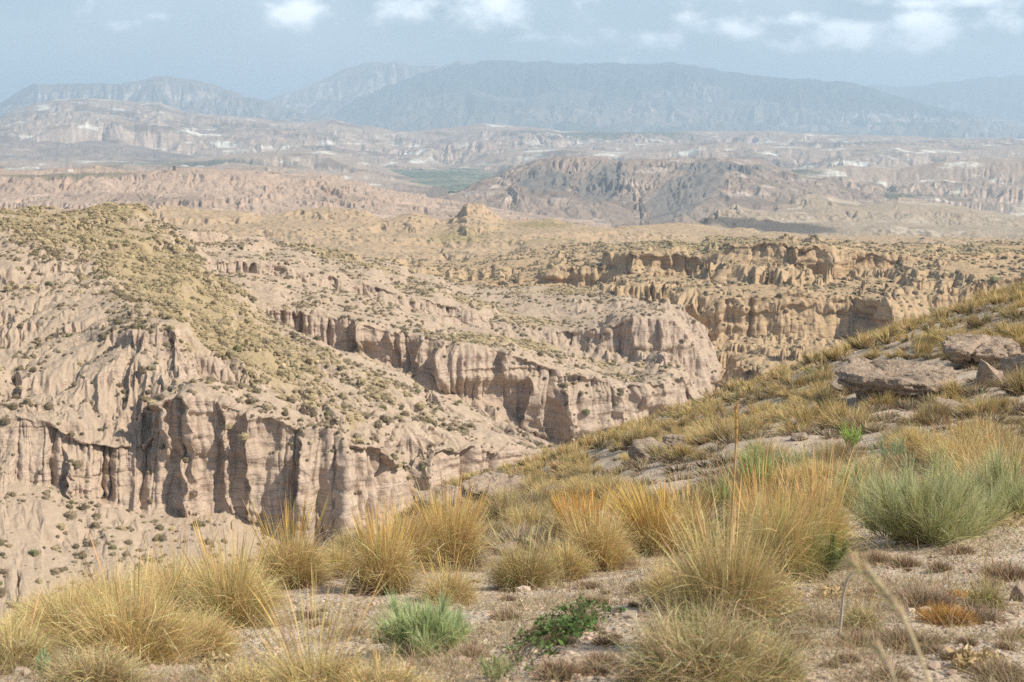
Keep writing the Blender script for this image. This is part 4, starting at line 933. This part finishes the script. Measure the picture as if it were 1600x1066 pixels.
broom(662, 1022, 108, 100, 'low round bluish-green bush in the bottom centre, brightest green in front', seed=1, nb=70, nt=90, c0=(.27, .32, .13), c1=(.46, .52, .27))
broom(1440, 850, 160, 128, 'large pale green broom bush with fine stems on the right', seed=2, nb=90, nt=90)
broom(1505, 835, 105, 75, 'pale green broom filling the space right of the large broom', seed=21, nb=50, nt=90)
broom(1385, 838, 80, 60, 'lower left skirt of pale green broom beside the large broom', seed=22, nb=36, nt=80)
broom(1345, 800, 95, 60, 'pale green broom between the orange-stalked tussock and the large broom', seed=3, nb=40, nt=70)
broom(1575, 812, 115, 80, 'green broom bush cut by the right edge of the picture', seed=4, nb=60, nt=90)
broom(1185, 770, 90, 42, 'thin yellow-green broom behind the tallest straw tussock', seed=5, nb=26, nt=50, c1=(.36, .44, .19))
broom(1130, 800, 70, 34, 'small yellow-green broom left of the thin one on the slope', seed=6, nb=20, nt=45, c1=(.38, .44, .19))
broom(1330, 700, 48, 22, 'little bright lime-green plant alone on the slope', seed=7, nb=16, nt=40, c1=(.38, .52, .14))
broom(1392, 730, 58, 36, 'wispy blue-green plant above the large broom', seed=8, nb=18, nt=40, c1=(.30, .42, .26))
broom(1245, 745, 62, 40, 'soft grey-green plant behind the orange-stalked tussock', seed=9, nb=22, nt=40, c1=(.30, .38, .22))
broom(215, 985, 62, 28, 'small blue-green sprig growing out of the shaggy left tussock', seed=10, nb=16, nt=50, c1=(.30, .44, .27))
broom(68, 1062, 60, 14, 'narrow green sprig in the bottom left corner', seed=11, nb=8, nt=40, c1=(.28, .40, .24))
broom(112, 1072, 56, 18, 'second narrow green sprig right of the one in the bottom left corner', seed=12, nb=8, nt=40, c1=(.28, .40, .24))
broom(768, 850, 44, 26, 'pale grey-green sprig between the tall dense tussock and the olive dome', seed=13, nb=12, nt=40, c1=(.36, .42, .27))
broom(1285, 905, 92, 38, 'dark green upright plant at the foot of the orange-stalked tussock', seed=14, nb=26, nt=60, c0=(.06, .09, .03), c1=(.20, .27, .08))
broom(1275, 590, 20, 22, 'distant little green bush on the skyline of the slope', seed=15, nb=10, nt=30, c1=(.22, .30, .12))
broom(775, 1062, 48, 40, 'faint green feathery plant at the bottom edge left of the creeping leafy plant', seed=16, nb=16, nt=40, c1=(.34, .38, .18))

# creeping leafy plant
def creeping():
    e = empty('creeping_plant', hit(890, 1000)); tag(e, 'dark green creeping plant with small leaves sprawling over the gravel', 'plant')
    p0 = e.location; rg = np.random.default_rng(77); segs = []; pts = []
    ends = [(805, 1035), (830, 1010), (850, 985), (880, 968), (905, 962), (935, 975), (960, 968), (930, 1000), (870, 1030), (850, 1040), (815, 1020), (945, 955), (915, 950), (900, 1010)]
    for ex, ey in ends:
        q = hit(ex, ey)
        for k in range(5):
            a = np.array(q) + rg.normal(size=3) * np.array([.05, .12, 0]); n = 8
            t = np.linspace(0, 1, n)[:, None]; c = np.array(p0) * (1 - t) + a * t + rg.normal(size=(n, 3)) * .015
            c[:, 2] = ground(c[:, 0], c[:, 1]) + .02 + .07 * np.sin(t[:, 0] * 3) * rg.uniform(.3, 1.2)
            c -= np.array(p0); pts.append(c[1:])
            for i in range(n - 1): segs.append((c[i], c[i + 1]))
    S = np.array([s[0] for s in segs]); E2 = np.array([s[1] for s in segs]); sd_ = np.array([0, 0, .002]); n = len(S)
    v = np.stack([S - sd_, S + sd_, E2 + sd_, E2 - sd_], 1).reshape(-1, 3)
    link('stems', mesh_np('stems', v, np.arange(4 * n).reshape(n, 4), [M_TWIG], True, colors=np.tile((.12, .09, .05), (4 * n, 1))), e)
    lv = leaves_mesh(rg, 1300, np.concatenate(pts)[::2], .0135, (.06, .11, .03), (.17, .27, .08))
    link('leaves', mesh_np('leaves', *lv[:2], [M_TWIG], True, colors=lv[2]), e)
creeping()
def leafy(px, py, rp, label, seed, c0=(.42, .30, .14), c1=(.70, .54, .30), n=420, size=.016, name='withered_plant'):
    p = hit(px, py); rg = np.random.default_rng(seed); R = rp * p.y / F
    b = disc(160, R, rg)[0]; b[:, 2] = rg.uniform(0, R * .45, 160)
    lv = leaves_mesh(rg, n, b, size, c0, c1, .2)
    o = link(name, mesh_np(name, *lv[:2], [M_TWIG], True, colors=lv[2]), loc=p); tag(o, label, 'plant')
leafy(1425, 848, 34, 'cream withered leaves at the foot of the large pale green broom', 1, n=900)
leafy(1560, 822, 40, 'cream withered leaves below the broom at the right edge', 2, n=800)
leafy(1530, 1045, 38, 'cream curled leaves on the gravel in the bottom right corner', 3)
leafy(345, 1048, 30, 'yellowish withered weed on the gravel path at the lower left', 4, n=420)
leafy(1300, 935, 30, 'cream dry flower heads in front of the dark green upright plant', 5, n=300)
leafy(1500, 935, 18, 'few bright yellow-orange dry flowers among brown cushions', 6, c0=(.55, .26, .04), c1=(.70, .38, .08), n=90)
CU = [(1470, 892, 20, 16, 'small brown cushion on the gravel, middle of three below the large broom'), (1415, 886, 26, 20, 'reddish brown cushion left of three below the large broom'), (1500, 866, 26, 17, 'greyish cushion right of three below the large broom'),
      (1572, 905, 44, 30, 'wide grey-brown cushion near the right edge'), (1440, 950, 62, 36, 'broad purplish brown cushion beside the orange one'), (1530, 975, 50, 30, 'dark brown cushion right of the orange one'),
      (1350, 1010, 46, 24, 'flat brown cushion under the small olive tuft'), (1420, 1010, 50, 26, 'brown cushion behind the blurred straw'), (1390, 1062, 34, 26, 'tan cushion at the bottom edge beside the blurred straw'),
      (930, 945, 24, 14, 'small grey twiggy cushion on the bare gravel in the centre'), (790, 968, 26, 18, 'tan twiggy cushion right of the low round bush'), (735, 1030, 34, 26, 'dark twiggy cushion at the right foot of the low round bush'),
      (1320, 890, 36, 22, 'shaded brown cushion right of the dark green upright plant'), (1365, 880, 30, 20, 'low brown cushion left of the cream withered leaves'), (870, 1058, 44, 28, 'reddish brown cushion below the creeping plant'),
      (940, 1045, 40, 26, 'pinkish brown cushion right of the creeping plant'), (1560, 1058, 44, 26, 'brown cushion in the bottom right corner'), (1000, 925, 30, 14, 'flat dark cushion on the gravel near the tallest tussock'),
      (1270, 975, 40, 18, 'thin brown cushion right of the tallest tussock'), (1590, 1000, 30, 20, 'small brown cushion at the right edge above the corner'), (700, 985, 0, 0, ''), (1230, 1010, 38, 20, 'straw-brown cushion right of the curly clump')]
for i, (x, y, r, h, l) in enumerate(CU):
    if r: cushion(x, y, r, h * 1.25, l, i, n=900 if r > 34 else 560)
rgc = np.random.default_rng(66); nc_ = 0
for i in range(400):
    x = rgc.uniform(380, 1590); y = rgc.uniform(880, 1062)
    if nc_ >= 60: break
    if vn2(np.array([x / 90.]), np.array([y / 45.]), 3)[0] < -.05 or 1000 < x < 1250: continue
    r = rgc.uniform(7, 26) * (.6 + (y - 860) / 260)
    if cushion(x, y, r, r * .7, 'little dry twiggy cushion scattered loose on the near gravel', 200 + i, c0=(.15, .11, .08), c1=tuple(np.array([.40, .29, .18]) * rgc.uniform(.75, 1.15)), n=int(150 + r * 14), name='twiggy_cushion', group='little dry cushions on the gravel'): nc_ += 1
cushion(1478, 975, 48, 40, 'low bush with orange-yellow dry flowers among the brown cushions', 40, (.16, .10, .05), (.52, .28, .07), 1100, name='flowering_bush', cat='bush')

# long stems of their own
def culm(pts, r, col, name, label, tip=None, r1=None):
    pts = np.array(pts, float); n = 40; t = np.linspace(0, len(pts) - 1, n); c = np.stack([np.interp(t, range(len(pts)), pts[:, i]) for i in range(3)], 1); c = sm(c, 2.2, 0)
    d = np.gradient(c, axis=0); d /= np.linalg.norm(d, axis=1, keepdims=True); s1 = np.cross(d, [0, 1, 0.1]); s1 /= np.linalg.norm(s1, axis=1, keepdims=True); s2 = np.cross(d, s1)
    k = 6; a = np.arange(k) / k * 2 * np.pi; rr = np.linspace(r, r1 or r, n)
    if tip: rr = rr * np.interp(np.linspace(0, 1, n), [0, tip[0], tip[0] + .1, .92, 1], [1, 1, tip[1], tip[1] * .8, .2])
    v = c[:, None] + rr[:, None, None] * (np.cos(a)[None, :, None] * s1[:, None] + np.sin(a)[None, :, None] * s2[:, None])
    f = [(i * k + j, i * k + (j + 1) % k, (i + 1) * k + (j + 1) % k, (i + 1) * k + j) for i in range(n - 1) for j in range(k)]
    v = v.reshape(-1, 3); p0 = pts[0]
    parts = [(v - p0, np.array(f), np.tile(col, (len(v), 1)))]
    if tip:
        rg = np.random.default_rng(5); m = 260; i = rg.integers(int(n * tip[0]), n - 1, m); dd = d[i] + rg.normal(size=(m, 3)) * .35
        th = np.arccos(np.clip(dd[:, 2] / np.linalg.norm(dd, axis=1), -1, 1)); az = np.arctan2(dd[:, 0], dd[:, 1])
        parts.append(ribbons(m, c[i] - p0, az, th, rg.normal(size=m) * .2, rg.uniform(4, 12, m) * r, np.full(m, r * .7), 3, col, col, rg))
    g = join(parts); o = link(name, mesh_np(name, *g[:2], [M_GRASS], True, colors=g[2]), loc=p0); tag(o, label, 'grass stalk'); return o
gz = lambda x, y: float(ground(x, y))
q = [P(1326, 874, 1.75), P(1352, 893, 1.72), P(1385, 925, 1.7), P(1412, 965, 1.66), P(1432, 1010, 1.62), P(1452, 1066, 1.56), P(1475, 1150, 1.5), P(1490, 1300, 1.4)]
q.append(np.array([q[-1][0] + .02, q[-1][1] + .02, gz(q[-1][0], q[-1][1])]))
culm(q[::-1], .0026, (.56, .45, .26), 'straw_stalk', 'thick blurred straw arching up to the left, very close to the viewer', tip=(.62, 1.6))
q = [P(1366, 1008, 1.75), P(1385, 1035, 1.72), P(1400, 1066, 1.68), P(1425, 1180, 1.5)]; q.append(np.array([q[-1][0], q[-1][1], gz(q[-1][0], q[-1][1])]))
culm(q[::-1], .002, (.52, .42, .26), 'straw_stalk', 'shorter blurred straw beneath the thick arching one', tip=(.6, 1.5))
h0 = hit(1311, 1000)
if h0: culm([h0, P(1314, 970, h0.y), P(1317, 930, h0.y - .02), P(1324, 905, h0.y - .04), P(1332, 893, h0.y - .05)], .006, (.66, .60, .50), 'bleached_stem', 'slender bleached stem bending right over the gravel', r1=.004)
h1 = hit(1138, 975)
q = [P(1150, 632, 8.2), P(1151, 670, 8.2), P(1148, 730, 8.2), P(1144, 800, 8.2), P(1140, 880, 8.2), h1]
culm(q[::-1], .0055, (.62, .42, .18), 'seed_stalk', 'single tall golden seed stalk standing up alone before the slope', tip=(.70, 1.7))

# ------------------------------------------------------------------ tussocks over the right-hand slope
rgS = np.random.default_rng(99)
def small_tuft(seed, n, w, olive):
    rg = np.random.default_rng(seed)
    c = [((.15, .12, .07), (.66, .50, .22)), ((.13, .105, .07), (.50, .385, .19)), ((.18, .14, .075), (.74, .56, .25))][olive]
    a = dome_grass(rg, n, .50, .50, w, *c, K=4, spread=1.45, base=.55, lean=(.0, 0), droop=.7)
    b = dead_skirt(rg, n // 3, .5, .36, w * 1.2)
    return a, b
VAR_NEAR = [small_tuft(400 + i, 1500, .006, i % 3) for i in range(6)]
VAR_MID = [small_tuft(420 + i, 900, .011, i % 3) for i in range(6)]
VAR_FAR = [small_tuft(440 + i, 200, .024, i % 3) for i in range(5)]
def proj(p):
    x, y, z = p; f = y * CP - z * SP; u = y * SP + z * CP
    return 800 + F * x / f, 533 - F * u / f
spots = []
cell = {}
def ok(x, y, r):
    i, j = int(x // 2), int(y // 2)
    for a in range(i - 1, i + 2):
        for b in range(j - 1, j + 2):
            for (X, Y, R) in cell.get((a, b), ()):
                if (X - x) ** 2 + (Y - y) ** 2 < (r + R) ** 2: return False
    cell.setdefault((i, j), []).append((x, y, r)); return True
BARE = [(1010, 745, 60, 26), (1370, 650, 60, 12), (1075, 740, 50, 20), (1420, 590, 100, 30), (1190, 700, 40, 12), (985, 870, 70, 30), (1545, 590, 60, 30), (1320, 690, 50, 10), (955, 730, 40, 16)]
for k in range(11500):
    D = 13.5 + 66 * rgS.uniform() ** 1.15; px = rgS.uniform(560, 2050)
    x = D * (px - 800) / F / CP; y = D
    r = .30 + .26 * rgS.uniform() ** 1.5 + .05 * (D > 40)
    z = float(0)
    if vn2(np.array([x / 5.0]), np.array([y / 5.0]), 7)[0] < -.62: continue
    if not ok(x, y, r * (1.22 if D < 35 else .95)): continue
    spots.append((x, y, r))
xs = np.array([s[0] for s in spots]); ys = np.array([s[1] for s in spots]); zs = ground(xs, ys)
sel = []
for (x, y, r), z in zip(spots, zs):
    a, b = proj((x, y, z))
    if a < 560 or a > 2050 or b > 905: continue
    if y < 16 and a < 1700 and b > 800: continue
    if any(((a - u) / s) ** 2 + ((b - v) / t) ** 2 < 1 for u, v, s, t in BARE): continue
    h = hit(a, b - 3 - 200 / y)
    if h is not None and h.y < y * .82: continue
    sel.append((x, y, z, r, a, b))
sel.sort(key=lambda s: s[1] + (1000 if s[4] > 1640 else 0))
print('slope tussocks', len(sel))
def region(a, b, y):
    if y > 50: return ('straw tussock in the fringe along the skyline of the right-hand slope', 'tussocks along the slope skyline')
    if a > 1480 and b < 640: return ('straw tussock around the tilted boulder high on the right', 'tussocks around the tilted boulder')
    if a > 1250 and b < 680: return ('shaggy tussock around the wide flat rock slab', 'tussocks around the wide flat rock slab')
    if a > 1250: return ('tussock on the slope between the flat slab and the green brooms', 'tussocks between slab and brooms')
    if a > 1040: return ('tussock on the middle of the slope right of the squat boulder', 'tussocks right of the squat boulder')
    if a > 860: return ('tussock on the slope round the squat boulder', 'tussocks round the squat boulder')
    return ('tussock low on the slope left of the squat boulder', 'tussocks left of the squat boulder')
meshes = {}
def var_mesh(tag_, i, part):
    k = (tag_, i, part)
    if k not in meshes:
        g = (VAR_NEAR if tag_ == 'n' else VAR_MID)[i][part]
        meshes[k] = mesh_np('blades' if part == 0 else 'dead_leaves', *g[:2], [M_GRASS], True, colors=g[2])
    return meshes[k]
NIND = 262
restp = []
for k, (x, y, z, r, a, b) in enumerate(sel):
    s = r / .45 * rgS.uniform(.8, 1.15); rz = rgS.uniform(0, 6.28); i = int(rgS.integers(0, 6)); hs = rgS.uniform(.7, 1.15)
    if k < NIND:
        if y < 24:
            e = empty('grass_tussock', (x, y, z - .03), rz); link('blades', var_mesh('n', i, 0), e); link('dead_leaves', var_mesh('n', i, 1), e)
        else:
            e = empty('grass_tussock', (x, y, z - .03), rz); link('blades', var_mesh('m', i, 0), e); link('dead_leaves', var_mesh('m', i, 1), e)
        e.scale = (s, s, s * hs); l, g = region(a, b, y); tag(e, l, 'tussock', g)
    else:
        g = join(VAR_FAR[i % 5]); c_, s_ = math.cos(rz), math.sin(rz); v = g[0] * np.array([s, s, s * hs])
        v = np.stack([v[:, 0] * c_ - v[:, 1] * s_ + x, v[:, 0] * s_ + v[:, 1] * c_ + y, v[:, 2] + z - .03], 1)
        restp.append((v, g[1], g[2]))
if restp:
    g = join(restp); o = link('tussock_cover', mesh_np('tussock_cover', *g[:2], [M_GRASS], True, colors=g[2]))
    tag(o, 'farther straw tussocks covering the upper edge of the right-hand slope', None, None, 'stuff')

# ------------------------------------------------------------------ gravel, twigs and short dry grass on the near ground
def gravel():
    rg = np.random.default_rng(5); n = 31000
    D = 3.2 * np.exp(rg.uniform(0, 1, n) * math.log(60 / 3.2)); px = rg.uniform(-150, 2000, n)
    x = D * (px - 800) / F / CP; y = D; z = ground(x, y)
    s = np.exp(np.clip(rg.normal(size=n), -2, 2) * .5) * .0045 * (1 + D / 14)
    big = rg.uniform(0, 1, n) > .988; s[big] *= 2.4
    g_ = (1 + 5 ** .5) / 2
    o8 = np.array([(-1, g_, 0), (1, g_, 0), (-1, -g_, 0), (1, -g_, 0), (0, -1, g_), (0, 1, g_), (0, -1, -g_), (0, 1, -g_), (g_, 0, -1), (g_, 0, 1), (-g_, 0, -1), (-g_, 0, 1)]) / 1.9
    v = (o8[None] * np.clip(1 + .25 * rg.normal(size=(n, 12, 1)), .5, 1.5)) * s[:, None, None] * np.array([1.25, 1.05, .7])
    a = rg.uniform(0, 6.28, n); c, d = np.cos(a)[:, None], np.sin(a)[:, None]
    v = np.stack([v[..., 0] * c - v[..., 1] * d, v[..., 0] * d + v[..., 1] * c, v[..., 2]], -1) + np.stack([x, y, z + s * .25], -1)[:, None]
    f = np.array([(0, 11, 5), (0, 5, 1), (0, 1, 7), (0, 7, 10), (0, 10, 11), (1, 5, 9), (5, 11, 4), (11, 10, 2), (10, 7, 6), (7, 1, 8), (3, 9, 4), (3, 4, 2), (3, 2, 6), (3, 6, 8), (3, 8, 9), (4, 9, 5), (2, 4, 11), (6, 2, 10), (8, 6, 7), (9, 8, 1)])
    F_ = (np.arange(n) * 12)[:, None, None] + f[None]
    col = np.array([(.42, .32, .24), (.52, .42, .32), (.28, .21, .16), (.47, .34, .25)])[rg.integers(0, 4, n)] * np.exp(rg.normal(size=(n, 1)) * .15)
    t = NT('pebbles'); m = t.out(t.attr('col', 'Color'), .9)
    o = link('gravel', mesh_np('gravel', v.reshape(-1, 3), F_.reshape(-1, 3), [m], False, colors=np.repeat(col, 12, 0))); tag(o, 'loose pale gravel scattered over the bare ground', None, None, 'stuff')
    # low grey scrub between the tussocks of the slope
    m = 900; D = 13 * np.exp(rg.uniform(0, 1, m) ** .8 * math.log(62 / 13)); px = rg.uniform(560, 1720, m); x = D * (px - 800) / F / CP; z = ground(x, D); pp = []
    vs_ = [cushion_mesh(rg, .26, .20, .012, 120, (.13, .10, .075), (.36, .28, .17)) for _ in range(5)]
    for k in range(m):
        a_, b_ = proj((x[k], D[k], z[k]))
        if D[k] < 17 and b_ > 800 and a_ > 1300: continue
        v, q, c = vs_[k % 5]; sc3 = rg.uniform(.6, 1.5); pp.append((v * sc3 + np.array([x[k], D[k], z[k] - .02]), q, c * rg.uniform(.8, 1.2)))
    g = join(pp); o = link('low_scrub', mesh_np('low_scrub', *g[:2], [M_SHRUB], True, colors=g[2])); tag(o, 'low grey-brown scrub filling the gaps between tussocks on the slope', None, None, 'stuff')
    # short dry grass
    n = 150000
    D = 3.2 * np.exp(rg.uniform(0, 1, n) * math.log(20 / 3.2)); px = rg.uniform(-150, 2000, n)
    x = D * (px - 800) / F / CP; y = D
    m_ = (vn2(x / .9, y / .9, 31) + .5 * vn2(x / .3, y / .3, 32) > .0); x, y, D = x[m_], y[m_], D[m_]; n = len(x)
    b = np.stack([x, y, ground(x, y)], 1)
    g = ribbons(n, b, rg.uniform(0, 6.28, n), rg.uniform(.2, 1.45, n), rg.uniform(0, .8, n), rg.uniform(.03, .16, n) * rg.uniform(.5, 1.3, n), np.maximum(.0014, D / 1422 * .4), 3, (.26, .20, .12), (.52, .42, .24), rg, var=.3)
    o = link('dry_grass', mesh_np('dry_grass', *g[:2], [M_GRASS], True, colors=g[2])); tag(o, 'short dry grass and litter between the tussocks', None, None, 'stuff')
gravel()

# ------------------------------------------------------------------ shrubs dotted over the canyon slopes
def shrub_unit(rg, k=18):
    """low dome with ragged spikes"""
    n = 7; a = np.arange(n) / n * 2 * np.pi + rg.uniform(-.3, .3, n)
    v = [(0, 0, .62)] + [(math.sin(t) * .55 * rg.uniform(.8, 1.15), math.cos(t) * .55 * rg.uniform(.8, 1.15), .38 * rg.uniform(.7, 1.2)) for t in a] + [(math.sin(t + .2) * .62, math.cos(t + .2) * .62, -.12) for t in a]
    f = [(0, 1 + i, 1 + (i + 1) % n) for i in range(n)]
    for i in range(n):
        j = (i + 1) % n; f += [(1 + i, 8 + i, 8 + j), (1 + i, 8 + j, 1 + j)]
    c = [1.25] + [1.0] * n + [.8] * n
    for i in range(k):
        t = rg.uniform(0, 6.28); th = rg.uniform(.1, 1.35); b = len(v); w = .07
        d = np.array([math.sin(th) * math.sin(t), math.sin(th) * math.cos(t), math.cos(th)]); s = np.array([math.cos(t), -math.sin(t), 0]) * w
        q = d * np.array([.4, .4, .3]); tip = d * np.array([.95, .95, .85]) * rg.uniform(.8, 1.15)
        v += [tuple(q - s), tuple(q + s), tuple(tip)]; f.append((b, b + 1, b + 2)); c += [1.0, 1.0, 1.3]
    return np.array(v), np.array(f), np.array(c)
COLS = {'dark': (.185, .145, .085), 'grey': (.25, .195, .125), 'straw': (.38, .30, .17), 'green': (.17, .165, .075)}
ALLSHRUB = []
def scatter(lf, n, smin, smax, seed, grassy=2.5, maxrow=None, pxr=(-60, 1660), dens_noise=18.0, mix=(.45, .35, .15, .05), nzmin=.5, kspk=14):
    V, N, G, px, fr = lf; rg = np.random.default_rng(seed)
    a = np.linalg.norm(np.cross(np.gradient(V, axis=1), np.gradient(V, axis=0)), axis=-1)
    w = a * sstep(nzmin, nzmin + .25, N[..., 2]) * (.5 + G * grassy) * sstep(-.5, .4, vn2(V[..., 0] / dens_noise, V[..., 1] / dens_noise, seed))
    w[:, (px < pxr[0]) | (px > pxr[1])] = 0
    if maxrow: w[maxrow:] = 0
    cw = np.cumsum(w.ravel()); idx = np.searchsorted(cw, rg.uniform(0, cw[-1], n)); P0 = V.reshape(-1, 3)[idx] + rg.normal(size=(n, 3)) * np.array([.2, .2, 0]); g = G.ravel()[idx]
    s = rg.uniform(smin, smax, n) * np.exp(np.clip(rg.normal(size=n), -2, 2) * .38)
    kinds = np.array(['dark', 'grey', 'straw', 'green'])[rg.choice(4, n, p=mix)]
    kinds = np.where((g > .4) & (rg.uniform(0, 1, n) < .8), 'straw', kinds)
    return P0, s, kinds
def merge_shrubs(name, label, P0, s, kinds, seed, kspk):
    rg = np.random.default_rng(seed); units = [shrub_unit(rg, kspk) for _ in range(8)]
    u = rg.integers(0, 8, len(P0)); parts = []
    for k in range(8):
        m = u == k
        if not m.any(): continue
        v, f, c = units[k]; p = P0[m]; n = len(p); sc3 = s[m]; a = rg.uniform(0, 6.28, n); ca, sa = np.cos(a)[:, None], np.sin(a)[:, None]
        x = v[None, :, 0] * ca - v[None, :, 1] * sa; y = v[None, :, 0] * sa + v[None, :, 1] * ca
        W_ = np.stack([x, y, v[None, :, 2] * rg.uniform(.7, 1.1, (n, 1))], -1) * sc3[:, None, None] + p[:, None]
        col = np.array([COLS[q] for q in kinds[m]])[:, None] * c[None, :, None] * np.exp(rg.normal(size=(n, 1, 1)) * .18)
        parts.append((W_.reshape(-1, 3), ((np.arange(n) * len(v))[:, None, None] + f[None]).reshape(-1, 3), col.reshape(-1, 3)))
    g = join(parts); o = link(name, mesh_np(name, *g[:2], [M_SHRUB], False, colors=g[2])); tag(o, label, None, None, 'stuff'); return o
P0, s0, k0 = scatter(LOFTS[11], 21000, .38, .95, 1, grassy=4.5, dens_noise=9.0)
# the 300 that show largest as objects of their own
ap = np.array([proj(p) for p in P0]); size = s0 / P0[:, 1]
vis = (ap[:, 0] > 0) & (ap[:, 0] < 1000) & (ap[:, 1] < 860 + 60 * (ap[:, 0] < 500) - .35 * np.clip(ap[:, 0] - 500, 0, 500))
order = np.argsort(-size * vis)[:300]; rest = np.ones(len(P0), bool); rest[order] = False
rg = np.random.default_rng(8); um = {}
for kd in COLS:
    for j in range(4):
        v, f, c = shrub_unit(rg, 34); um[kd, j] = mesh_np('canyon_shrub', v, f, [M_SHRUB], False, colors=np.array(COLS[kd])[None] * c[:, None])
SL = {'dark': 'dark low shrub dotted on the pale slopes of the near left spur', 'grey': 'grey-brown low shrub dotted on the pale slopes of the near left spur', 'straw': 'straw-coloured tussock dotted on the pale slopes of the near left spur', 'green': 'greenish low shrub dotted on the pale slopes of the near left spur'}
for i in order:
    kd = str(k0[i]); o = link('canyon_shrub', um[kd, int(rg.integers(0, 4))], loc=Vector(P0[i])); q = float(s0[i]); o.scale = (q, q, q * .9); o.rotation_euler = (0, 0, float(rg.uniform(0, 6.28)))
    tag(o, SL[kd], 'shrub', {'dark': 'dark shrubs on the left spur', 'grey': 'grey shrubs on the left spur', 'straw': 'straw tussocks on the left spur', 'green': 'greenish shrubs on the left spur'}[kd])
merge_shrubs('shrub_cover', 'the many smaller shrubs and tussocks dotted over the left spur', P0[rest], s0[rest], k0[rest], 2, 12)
Q0, t0, j0 = scatter(LOFTS[23], 5500, .5, 1.1, 3); Q1, t1, j1 = scatter(LOFTS[37], 7000, .55, 1.2, 4); 
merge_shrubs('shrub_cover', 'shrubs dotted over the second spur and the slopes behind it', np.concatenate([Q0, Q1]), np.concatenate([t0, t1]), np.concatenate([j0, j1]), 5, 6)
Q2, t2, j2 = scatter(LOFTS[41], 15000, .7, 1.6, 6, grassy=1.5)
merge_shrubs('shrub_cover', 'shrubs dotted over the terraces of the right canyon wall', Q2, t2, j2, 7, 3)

# ------------------------------------------------------------------ far village and lone buildings
def house_mesh(w, d, h, rg):
    v = [(-w, -d, -3), (w, -d, -3), (w, d, -3), (-w, d, -3), (-w, -d, h), (w, -d, h), (w, d, h), (-w, d, h)]
    return np.array(v, float), np.array([(0, 1, 5, 4), (1, 2, 6, 5), (2, 3, 7, 6), (3, 0, 4, 7)])
def simple(name, col, rough=.8):
    t = NT(name); return t.out((*col, 1), rough)
M_WALL = simple('whitewash', (.80, .79, .75)); M_ROOF = simple('roof_tiles', (.42, .24, .16)); M_OPEN = simple('dark_opening', (.05, .05, .05))
def house(p, w, d, h, rz, label, cat='house', group=None, name='white_house', win=False):
    e = empty(name, p, rz); tag(e, label, cat, group)
    v, f = house_mesh(w, d, h, None); link('wall', mesh_np('wall', v, f, [M_WALL], False), e)
    e1, e2 = w * 1.08, d * 1.1; rv = np.array([(-e1, -e2, h - .2), (e1, -e2, h - .2), (e1, e2, h - .2), (-e1, e2, h - .2), (-e1, 0, h + d * .6), (e1, 0, h + d * .6)])
    me = bpy.data.meshes.new('roof'); me.from_pydata([tuple(q) for q in rv], [], [(0, 1, 5, 4), (2, 3, 4, 5), (0, 4, 3), (1, 2, 5), (3, 2, 1, 0)]); me.materials.append(M_ROOF); link('roof', me, e)
    if win:
        for x in (-w * .5, w * .4):
            b = np.array([(x - .5, -d - .03, 1), (x + .5, -d - .03, 1), (x + .5, -d - .03, 2.4), (x - .5, -d - .03, 2.4), (x - .5, -d + .1, 1), (x + .5, -d + .1, 1), (x + .5, -d + .1, 2.4), (x - .5, -d + .1, 2.4)])
            link('window', mesh_np('window', b, np.array([(0, 1, 2, 3), (1, 5, 6, 2), (4, 0, 3, 7), (3, 2, 6, 7), (4, 5, 1, 0)]), [M_OPEN], False), e)
    return e
def on_sheet(px, py, lf):
    """nearest vertex of a terrain sheet to a sight line"""
    V = lf[0].reshape(-1, 3); f = V[:, 1] * CP - V[:, 2] * SP; u = V[:, 1] * SP + V[:, 2] * CP
    a = 800 + F * V[:, 0] / f; b = 533 - F * u / f; d = (a - px) ** 2 + ((b - py) * 2) ** 2 + (V[:, 1] > V[:, 1].mean() * 1.3) * 0
    return Vector(V[int(np.argmin(d))])
p = on_sheet(110, 268, LOFTS[71]); house(p, 5, 4, 5, .4, 'lone white building on the crest of the pink badlands at far left', 'building', name='white_building', win=True)
p = on_sheet(273, 266, LOFTS[71])
tw = empty('stone_tower', p); tag(tw, 'small dark square tower on the crest of the pink badlands', 'tower')
M_TOW = simple('tower_stone', (.16, .13, .11))
for nm, (w, z0, z1) in {'shaft': (2.6, -3, 7), 'parapet': (3.0, 7.0, 8.2)}.items():
    v = [(-w, -w, z0), (w, -w, z0), (w, w, z0), (-w, w, z0), (-w, -w, z1), (w, -w, z1), (w, w, z1), (-w, w, z1)]
    link(nm, mesh_np(nm, np.array(v, float), np.array([(0, 1, 5, 4), (1, 2, 6, 5), (2, 3, 7, 6), (3, 0, 4, 7), (4, 5, 6, 7), (3, 2, 1, 0)]), [M_TOW], False), tw)
rg = np.random.default_rng(12)
for k in range(60):
    px = 1500 + rg.normal() * 38 if k < 44 else rg.uniform(1380, 1590); py = 189 + rg.normal() * 1.6 - (px - 1500) * .03
    D = 15500 + rg.uniform(-300, 300); q = P(px, py, D); zc = -200 + 0 
    # stand it on the plain: slide along the sight line to the plain's height
    q = P(px, py, D); q[2] = max(q[2], -205)
    s = rg.uniform(5, 11); house(Vector(q), s, s * .6, s * .55, rg.uniform(0, 3), 'tiny white house in the far town at the foot of the blue mountains', 'house', 'houses of the far white town')
